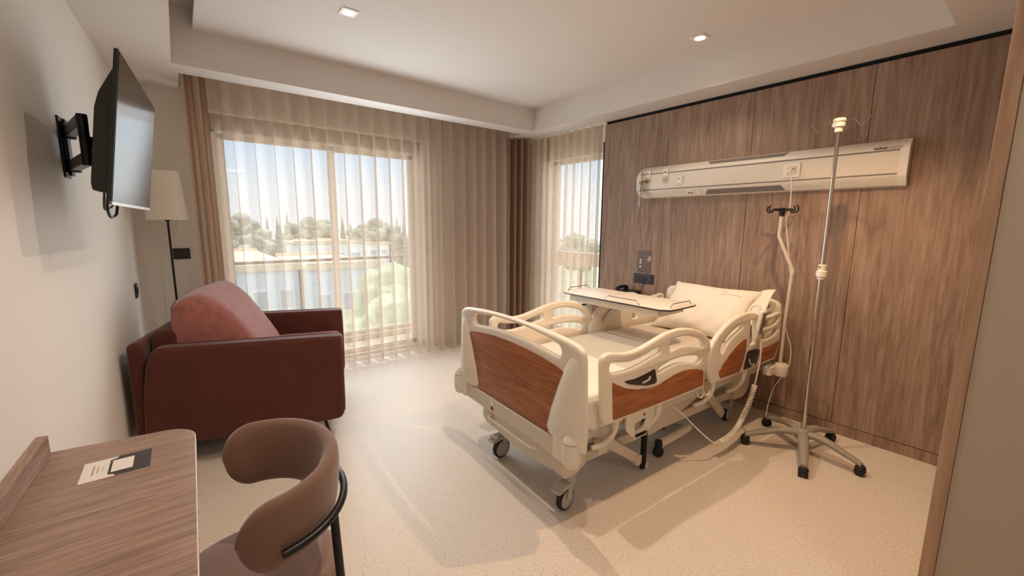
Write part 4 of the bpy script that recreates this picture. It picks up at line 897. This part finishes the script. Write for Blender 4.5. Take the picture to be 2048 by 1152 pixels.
# ------------------------------------------------------------------ wall socket, notice, telephone on bedside cabinet
WS = thing('power_socket', 'black triple power socket on the wood wall under the notice', 'power socket', (3.659, 2.472, 0.965))
bm = NB(); box(bm, (-0.010, -0.114, -0.048), (0.0, 0.114, 0.048)); done(bm, 'frame', 'black_plastic', WS, bevel=0.003)
for y in (0.072, 0.022):
    bm = NB(); lathe(bm, [(0.021, 0.011), (0.019, 0.011), (0.017, 0.004), (0.0, 0.004)], (0, y, 0), 24, axis((-1, 0, 0))); so_ = done(bm, 'socket', 'gap_black', WS)
    for d in (-0.009, 0.009):
        bm = NB(); lathe(bm, [(0.0025, 0.006), (0, 0.006)], (0, y+d, 0), 8, axis((-1, 0, 0))); done(bm, 'pin_hole', 'rubber', so_)
bm = NB(); lathe(bm, [(0.012, 0.010), (0.009, 0.018), (0, 0.018)], (0, -0.018, 0), 16, axis((-1, 0, 0))); done(bm, 'data_jack', 'dark_inset', WS)
bm = NB(); box(bm, (-0.013, -0.098, -0.036), (-0.009, -0.052, 0.036)); done(bm, 'rocker', 'dark_inset', WS, bevel=0.002)
NT = thing('notice', 'small dark grey notice with three pale dots on the wood wall above the socket', 'notice', (3.659, 2.475, 1.137))
bm = NB(); box(bm, (-0.003, -0.078, -0.112), (0, 0.078, 0.112)); nb = done(bm, 'card', 'poster_grey', NT)
for z in (0.015, -0.012, -0.052):
    bm = NB(); lathe(bm, [(0.0105, 0.0035), (0, 0.0035)], (0, 0.044, z), 18, axis((-1, 0, 0))); done(bm, 'pale_dot', 'paper', nb)
plate('printed_picture', [(-0.077, 0.065), (-0.05, 0.055), (-0.03, 0.02), (-0.04, 0.008), (-0.077, 0.005)], [], 0.0006, 0.0001, 'skin_print', nb, lambda a, b, c: Vector((-0.0035+c, a, b)))
plate('printed_picture', [(-0.077, -0.015), (-0.05, -0.02), (-0.035, -0.045), (-0.045, -0.065), (-0.077, -0.05)], [], 0.0006, 0.0001, 'cabinet_wood', nb, lambda a, b, c: Vector((-0.0035+c, a, b)))
CB = thing('bedside_cabinet', 'low wood-fronted bedside cabinet behind the overbed table', 'cabinet', (3.43, 2.60, 0))
bm = NB(); box(bm, (-0.21, -0.24, 0.05), (0.205, 0.24, 0.77)); done(bm, 'carcass', 'bed_plastic', CB, bevel=0.006)
bm = NB(); box(bm, (-0.23, -0.255, 0.77), (0.205, 0.255, 0.80)); done(bm, 'top', 'panel_white', CB, bevel=0.006)
for z0, z1 in ((0.56, 0.755), (0.08, 0.545)):
    bm = NB(); box(bm, (-0.226, -0.235, z0), (-0.21, 0.235, z1)); d = done(bm, 'drawer' if z0 > .5 else 'door', 'cabinet_wood', CB, bevel=0.003)
    bm = NB(); tube(bm, spline([(-0.224, -0.05, z1-0.06), (-0.25, -0.045, z1-0.06), (-0.25, 0.045, z1-0.06), (-0.224, 0.05, z1-0.06)], 4), 0.005, 8); done(bm, 'handle', 'chrome', d)
for x in (-0.17, 0.17):
    for y in (-0.2, 0.2):
        bm = NB(); lathe(bm, [(0, 0), (0.02, 0), (0.02, 0.05), (0, 0.05)], (x, y, 0), 12); done(bm, 'foot', 'rubber', CB)
TP = thing('telephone', 'black telephone with cord standing on the cabinet below the wall socket', 'telephone', (3.52, 2.56, 0.80))
bm = NB(); vs = box(bm, (-0.08, -0.11, 0.0), (0.08, 0.11, 0.05))
for v in vs:
    if v.co.z > 0.02 and v.co.x < 0: v.co.z = 0.028
done(bm, 'phone_base', 'black_plastic', TP, bevel=0.008)
bm = NB(); tube(bm, spline([(-0.075, 0.075, 0.055), (-0.03, 0.07, 0.075), (0.04, 0.07, 0.078), (0.085, 0.075, 0.062)], 6), [0.022]*4+[0.016]*11+[0.022]*4, 12); done(bm, 'handset', 'black_plastic', TP)
bm = NB(); tube(bm, spline([(0.08, -0.09, 0.02), (0.10, -0.095, 0.03), (0.118, -0.09, 0.09), (0.128, -0.10, 0.14), (0.132, -0.10, 0.155)], 5), 0.003, 6); done(bm, 'phone_cord', 'black_plastic', TP)

# ------------------------------------------------------------------ sofa (local x: forward, local y: towards the window)
SF = thing('sofa', 'rust-red velvet two-arm sofa chair with large back cushion by the balcony window', 'sofa', (0.80, 2.85, 0), radians(-16.5))
arm = [(0.0, 0.742), (-0.03, 0.745), (-0.5, 0.752), (-0.98, 0.758), (-1.03, 0.752), (-1.07, 0.66), (-1.10, 0.45), (-1.115, 0.16), (-0.8, 0.150), (-0.10, 0.158), (-0.035, 0.165), (-0.012, 0.19), (0.0, 0.25)]
for w0 in (0.0625, 0.9825):
    a_ = plate('arm', arm, [], 0.125, 0.022, 'sofa_velvet', SF, lambda a, b, c, w0=w0: Vector((a, w0+c, b)), smooth=2, res=3)
    for s in (-1, 1):
        P = [Vector((x*1.0-0.002, w0+s*0.047, z+0.001)) for x, z in [(-0.004, 0.22)]+[(-0.002, 0.5), (-0.004, 0.70), (-0.016, 0.733), (-0.05, 0.742), (-0.5, 0.750), (-0.95, 0.756), (-1.015, 0.748)]]
        bm = NB(); tube(bm, spline(P, 6), 0.005, 6); done(bm, 'piping', 'sofa_piping', a_)
bm = NB(); soft_slab(bm, (-0.62, 0.130, 0.42), (-0.02, 0.915, 0.580), 10, 10, 0.045, 0.002, 8); done(bm, 'seat_cushion', 'cushion_velvet', SF, ang=60)
bm = NB(); box(bm, (-1.0, 0.126, 0.17), (-0.035, 0.919, 0.425)); done(bm, 'seat_base', 'sofa_velvet', SF, bevel=0.02)
bk = [(-0.93, 0.30), (-0.935, 0.82), (-0.96, 0.845), (-1.05, 0.842), (-1.075, 0.82), (-1.085, 0.5), (-1.085, 0.25)]
plate('backrest', bk, [], 0.79, 0.03, 'sofa_velvet', SF, lambda a, b, c: Vector((a, 0.522+c, b)), smooth=2, res=3)
bm = NB(); soft_slab(bm, (-1.165, 0.03, 0.155), (-1.085, 1.015, 0.795), 8, 8, 0.035, 0.0, 2); done(bm, 'rear_panel', 'sofa_velvet', SF, ang=60)
# big back cushion: leaning slab, sharp back edge, softly rounded front and ends
prof = [(-0.955, 0.60), (-0.965, 0.80), (-0.962, 0.965), (-0.955, 1.000), (-0.935, 1.016), (-0.89, 1.034), (-0.83, 1.034), (-0.76, 0.992), (-0.68, 0.91), (-0.60, 0.79), (-0.535, 0.675), (-0.50, 0.60), (-0.53, 0.575), (-0.75, 0.572), (-0.93, 0.575)]
prof = [(p.x, p.y) for p in spline([(a, b, 0) for a, b in prof], 4, closed=True)]
iedge = min(range(len(prof)), key=lambda i: abs(prof[i][0]+0.945)+abs(prof[i][1]-1.010))
bm = NB(); prev = None; K = 34; edge = []
for k in range(K+1):
    f = 0.5-0.5*cos(pi*k/K); t = 2*f-1; w_ = 0.135+0.772*f
    e = max(0.0, (abs(t)-0.55)/0.45); rx = 1-0.62*e**3.2; rz = 1-0.10*e**4
    fwd = 0.06*max(0, t)                        # the window end sits a little further forward
    ring = []
    for i, (x, z) in enumerate(prof):
        d = (x+0.96)/0.46
        X = -0.96+(x+0.96)*rx*(1+0.05*(1-t*t))+fwd*(1-0.6*d)+0.004*sin(7*f+5*z)*d
        Z = 0.60+(z-0.60)*rz*(1+0.012*(1-t*t))+0.025*f*(z > 0.9)*(1-d)
        ring.append(bm.verts.new((X, w_, Z)))
    edge.append(ring[iedge].co.copy())
    if prev:
        n = len(ring)
        for i in range(n): bm.faces.new((prev[i], prev[(i+1) % n], ring[(i+1) % n], ring[i]))
    else: bm.faces.new(ring[::-1])
    prev = ring
bm.faces.new(prev)
cu_ = done(bm, 'back_cushion', 'cushion_velvet', SF, ang=75)
bm = NB(); tube(bm, edge, 0.004, 6); done(bm, 'piping', 'sofa_piping', cu_)
for (x, y) in ((-0.11, 0.10), (-0.11, 0.945), (-1.0, 0.10), (-1.0, 0.945)):
    dx = 0.035 if x > -0.5 else -0.03; dx *= 1
    bm = NB(); bar(bm, (x-dx, y, 0.165), (x, y, 0.0), 0.022, 0.022); box(bm, (x-dx-0.05, y-0.02, 0.150), (x-dx+0.03, y+0.02, 0.165)); done(bm, 'leg', 'black_metal', SF, bevel=0.002)

# ------------------------------------------------------------------ floor lamp
LP = thing('floor_lamp', 'floor lamp with cream drum shade and thin black pole behind the sofa', 'floor lamp', (-0.060, 4.31, 0))
bm = NB(); lathe(bm, [(0, 0), (0.125, 0), (0.125, 0.012), (0.115, 0.018), (0.012, 0.022), (0, 0.022)], n=36); done(bm, 'base', 'black_metal', LP)
bm = NB(); lathe(bm, [(0.008, 0.02), (0.008, 1.50), (0.018, 1.505), (0.018, 1.52), (0.007, 1.53), (0.007, 1.62), (0, 1.62)], n=14); done(bm, 'pole', 'black_metal', LP)
bm = NB(); lathe(bm, [(0.133, 1.512), (0.103, 1.885), (0.101, 1.885), (0.131, 1.512), (0.133, 1.512)], n=48); done(bm, 'shade', 'lamp_shade', LP, ang=60)
bm = NB(); lathe(bm, [(0, 1.60), (0.02, 1.61), (0.03, 1.65), (0.022, 1.69), (0, 1.70)], n=16); done(bm, 'bulb', 'white_plastic', LP)
bm = NB(); [tube(bm, [(0, 0, 1.60), (0.126*cos(q), 0.126*sin(q), 1.60)], 0.002, 5) for q in (0.3, 2.4, 4.5)]; done(bm, 'shade_ring', 'steel_wire', LP)

# ------------------------------------------------------------------ switches on the walls
SW = thing('light_switch', 'black rectangular light switch plate on the window wall beside the floor lamp', 'light switch', (0.004, 4.5795, 1.228))
bm = NB(); box(bm, (-0.058, -0.009, -0.046), (0.058, 0.0, 0.046)); done(bm, 'plate', 'black_plastic', SW, bevel=0.002)
for x in (-0.026, 0.026):
    bm = NB(); box(bm, (x-0.024, -0.012, -0.036), (x+0.024, -0.008, 0.036)); done(bm, 'rocker', 'dark_inset', SW, bevel=0.002)
WP = thing('power_socket', 'single dark power socket on the left wall above the sofa', 'power socket', (wx(4.24)+0.0005, 4.24, 0.978), radians(-2.46))
bm = NB(); box(bm, (0, -0.045, -0.055), (0.010, 0.045, 0.055)); done(bm, 'frame', 'black_plastic', WP, bevel=0.003)
bm = NB(); lathe(bm, [(0.028, 0.010), (0.026, 0.016), (0.022, 0.006), (0, 0.006)], (0, 0, 0), 24, axis((1, 0, 0))); done(bm, 'socket', 'dark_inset', WP)

# ------------------------------------------------------------------ television on a swing arm
TVW, TVH = 0.87, 0.51
yaw, tt = 0.072, 0.134
n_ = Vector((cos(yaw), -sin(yaw), 0)); a_v = Vector((sin(yaw), cos(yaw), 0)); u_v = Vector((0, 0, 1))*cos(tt)+n_*sin(tt); f_v = a_v.cross(u_v)
TVM = Matrix((a_v, u_v, f_v)).transposed().to_4x4(); TVM.translation = (-0.104, 2.402, 1.808)
TV = thing('television', 'thin black flat-screen television tilted down on a wall arm', 'television')
TV.matrix_world = TVM            # local x: width, y: up, z: towards the viewer of the screen
bm = NB(); box(bm, (-TVW/2, -TVH/2, -0.014), (TVW/2, TVH/2, -0.001)); done(bm, 'chassis', 'black_plastic', TV, bevel=0.003)
bm = NB(); box(bm, (-TVW/2+0.006, -TVH/2+0.012, -0.002), (TVW/2-0.006, TVH/2-0.006, 0.0005)); done(bm, 'screen', 'screen', TV)
bm = NB(); box(bm, (-TVW/2, -TVH/2-0.001, -0.006), (TVW/2, -TVH/2+0.010, 0.001)); done(bm, 'bottom_bezel', 'steel_wire', TV)
bm = NB()
sec = [(-0.013, -0.22), (-0.055, -0.215), (-0.060, -0.19), (-0.060, 0.06), (-0.052, 0.11), (-0.030, 0.17), (-0.013, 0.215)]
L_ = [[bm.verts.new((x*sx, y_, z_)) for z_, y_ in sec] for x, sx in ((-1, 0.405), (1, 0.405))]
for i in range(len(sec)): bm.faces.new((L_[0][i], L_[0][(i+1) % 7], L_[1][(i+1) % 7], L_[1][i]))
bm.faces.new(L_[0][::-1]); bm.faces.new(L_[1]); done(bm, 'rear_housing', 'black_plastic', TV, bevel=0.006)
bm = NB(); tube(bm, spline([(-0.22, -0.20, -0.045), (-0.23, -0.26, -0.045), (-0.20, -0.30, -0.04), (-0.16, -0.29, -0.03), (-0.15, -0.24, -0.03)], 6), 0.005, 8); tube(bm, spline([(-0.26, -0.21, -0.05), (-0.25, -0.265, -0.05), (-0.21, -0.275, -0.05), (-0.12, -0.25, -0.045), (-0.10, -0.20, -0.045)], 6), 0.0035, 6); done(bm, 'cable', 'black_plastic', TV)
wy = 2.69
TM = thing('television_bracket', 'black articulated wall bracket holding the television on the left wall', 'wall bracket', (wx(wy), wy, 1.81), radians(-2.46))
bm = NB(); box(bm, (0.0005, -0.045, -0.125), (0.008, 0.045, 0.130)); box(bm, (0.008, -0.028, -0.115), (0.024, 0.028, 0.12)); wpl = done(bm, 'wall_plate', 'black_metal', TM, bevel=0.002)
for z in (0.112, -0.108):
    bm = NB(); lathe(bm, [(0.007, 0), (0.006, 0.005), (0, 0.006)], (0.008, -0.036, z), 10, axis((1, 0, 0))); done(bm, 'bolt', 'steel_wire', wpl)
J = Vector((0.128, -0.36, 0))
for z in (0.065, -0.075):
    bm = NB(); bar(bm, (0.03, -0.02, z), (J.x, J.y, z), 0.034, 0.042); lathe(bm, [(0, -0.026), (0.024, -0.026), (0.024, 0.026), (0, 0.026)], (0.03, -0.02, z), 16); done(bm, 'swing_arm', 'black_metal', TM, bevel=0.003)
bm = NB(); lathe(bm, [(0, -0.10), (0.016, -0.10), (0.016, 0.09), (0, 0.09)], J, 18); done(bm, 'elbow_joint', 'black_metal', TM)
E_ = Vector((0.190, -0.275, -0.02))
bm = NB(); bar(bm, (J.x, J.y, -0.01), (E_.x, E_.y, -0.02), 0.026, 0.045); done(bm, 'swing_arm', 'black_metal', TM, bevel=0.003)
bm = NB(); lathe(bm, [(0, -0.06), (0.02, -0.06), (0.02, 0.05), (0, 0.05)], E_, 16); box(bm, (E_.x-0.0, E_.y-0.10, -0.10), (E_.x+0.012, E_.y+0.10, 0.07)); box(bm, (E_.x-0.005, E_.y-0.115, -0.19), (E_.x+0.02, E_.y-0.085, 0.09)); box(bm, (E_.x-0.005, E_.y+0.085, -0.19), (E_.x+0.02, E_.y+0.115, 0.09)); done(bm, 'mount_head', 'black_metal', TM, bevel=0.003)

# ------------------------------------------------------------------ desk with upstand, leaflet
DK = thing('desk', 'wood-grain desk with rounded corner and low upstand against the left wall', 'desk', (0, 0, 0))
def dx(y): return -0.030+0.0197*(y-1.018)
P = [(wx(-0.2)+0.002, -0.2), (dx(-0.2), -0.2), (dx(1.0), 1.0), (dx(1.70), 1.70)]
cxr, cyr, R = dx(1.75)-0.095, 1.715, 0.095
P += [(cxr+R*1.0*cos(q), cyr+1.10*R*sin(q)) for q in [pi/2*i/14 for i in range(1, 15)]]
P += [(-0.25, 1.838), (wx(1.856)+0.002, 1.856)]
dtop = plate('desktop', P, [], 0.030, 0.0015, 'desk_wood', DK, lambda a, b, c: Vector((a, b, 0.765+c)), smooth=0)
bm = NB(); E0 = [p for p in P[1:-2]]
tube(bm, [Vector((a, b, 0.7655)) for a, b in E0], 0.0022, 6); vs_ = None; bm.free()
bm = NB()
pr = None
for a, b in E0:
    q = [bm.verts.new((a+0.0012, b+0.0003, z)) for z in (0.751, 0.779)]
    if pr: bm.faces.new((pr[0], q[0], q[1], pr[1]))
    pr = q
o = done(bm, 'edge_band', 'panel_white', dtop); md = o.modifiers.new('solid', 'SOLIDIFY'); md.thickness = 0.002
bm = NB()
vs = [bm.verts.new((wx(y)+d, y, z)) for z in (0.7805, 0.842) for (y, d) in ((-0.2, 0.002), (1.846, 0.002), (1.838, 0.028), (-0.2, 0.028))]
for f in ((0, 1, 2, 3), (7, 6, 5, 4), (0, 4, 5, 1), (1, 5, 6, 2), (2, 6, 7, 3), (3, 7, 4, 0)): bm.faces.new([vs[i] for i in f])
done(bm, 'upstand', 'desk_wood_long', DK, bevel=0.001)
for y in (-0.15, 1.55):
    bm = NB(); box(bm, (wx(y)+0.02, y, 0.0), (-0.08, y+0.03, 0.751)); done(bm, 'side_panel', 'desk_wood', DK, bevel=0.002)
LF = thing('leaflet', 'half white half dark printed leaflet lying on the desk', 'leaflet', (-0.2035, 1.629, 0.7803))
bm = NB(); box(bm, (-0.0765, -0.063, 0.0), (0.0765, 0.063, 0.0008)); lf = done(bm, 'sheet', 'paper', LF)
plate('dark_half', [(0.0765, -0.063), (0.0765, 0.063), (0.0, 0.063), (-0.004, 0.052), (-0.018, 0.046), (-0.018, -0.046), (-0.004, -0.052), (0.0, -0.063)], [], 0.0006, 0.0001, 'card_dark', lf, lambda a, b, c: Vector((a, b, 0.0012+c)), smooth=0)
bm = NB(); box(bm, (-0.012, -0.038, 0.0013), (0.036, 0.038, 0.0018)); done(bm, 'pale_field', 'paper', lf)
for x, h, wd_ in ((-0.052, 0.03, 0.003), (-0.042, 0.022, 0.002), (-0.032, 0.015, 0.0015)):
    bm = NB(); box(bm, (x-wd_/2, -h, 0.0007), (x+wd_/2, h, 0.0012)); done(bm, 'text_line', 'letter_grey', lf)

# ------------------------------------------------------------------ dining chair at the desk
CH = thing('dining_chair', 'dusty-pink velvet chair with curved wraparound back and black frame at the desk', 'chair', (0.11, 1.385, 0))
bm = NB(); n = 36
def bk_pt(a): 
    rx = 0.205 if cos(a) > 0 else 0.245; ry = 0.245
    return Vector((rx*cos(a), ry*sin(a), 0)), Vector((cos(a)/rx, sin(a)/ry, 0)).normalized()
prev = None; a0, a1 = radians(-106), radians(104); NN = 84
for k in range(NN+1):
    f = 0.5-0.5*cos(pi*k/NN); a = a0+(a1-a0)*f; p, nn = bk_pt(a)
    e = min(1, ((1-abs(2*f-1))/0.20)); rr = math.sqrt(max(0.0, 1-(1-e)**2))
    hh = 0.105*max(0.04, rr); th = 0.030*max(0.06, min(1, (rr*1.15))); zc = 0.70+0.012*cos(a)
    ring = []
    for i in range(20):
        q = 2*pi*i/20; cq, sq = cos(q), sin(q)
        ring.append(bm.verts.new(p+nn*(th*math.copysign(abs(cq)**0.7, cq)+0.012*(sq if True else 0))+Vector((0, 0, zc+hh*math.copysign(abs(sq)**0.8, sq)))))
    if prev:
        for i in range(20): bm.faces.new((prev[i], prev[(i+1) % 20], ring[(i+1) % 20], ring[i]))
    else: bm.faces.new(ring[::-1])
    prev = ring
bm.faces.new(prev); bkr = done(bm, 'backrest', 'chair_velvet', CH, ang=180)
bm = NB(); pts = []
for k in range(37):
    a = radians(-84+168*k/36); p, nn = bk_pt(a); pts.append(p+nn*0.042+Vector((0, 0, 0.665)))
tube(bm, pts, 0.0115, 10); fr = done(bm, 'back_bar', 'black_metal', CH)
bm = NB(); prv = []
lathe(bm, [(0, 0.395), (0.20, 0.395), (0.232, 0.405), (0.240, 0.43), (0.234, 0.455), (0.215, 0.468), (0.12, 0.474), (0, 0.475)], (-0.02, -0.035, 0), 48); done(bm, 'seat', 'seat_velvet', CH, ang=60)
bm = NB(); tube(bm, [Vector((-0.02+0.236*cos(q), -0.035+0.236*sin(q), 0.447)) for q in [2*pi*k/48 for k in range(48)]], 0.003, 6, closed=True); done(bm, 'seat_piping', 'chair_velvet', CH)
for a in (-46, 46):
    p, nn = bk_pt(radians(a)); t_ = p+nn*0.040+Vector((0, 0, 0.662)); b_ = p*1.12+nn*0.045
    bm = NB(); tube(bm, [t_, t_.lerp(b_, 0.5), b_+Vector((0, 0, 0.002))], [0.0125, 0.0125, 0.010], 10); done(bm, 'leg', 'black_metal', CH)
for y in (-0.19, 0.13):
    bm = NB(); tube(bm, [(-0.16, y, 0.40), (-0.19, y*1.12, 0.002)], [0.0125, 0.010], 10); done(bm, 'leg', 'black_metal', CH)
bm = NB(); tube(bm, [(-0.16, -0.19, 0.39), (-0.16, 0.13, 0.39), (0.13, 0.18, 0.39), (0.13, -0.22, 0.39)], 0.010, 8, closed=True); done(bm, 'seat_frame', 'black_metal', CH)
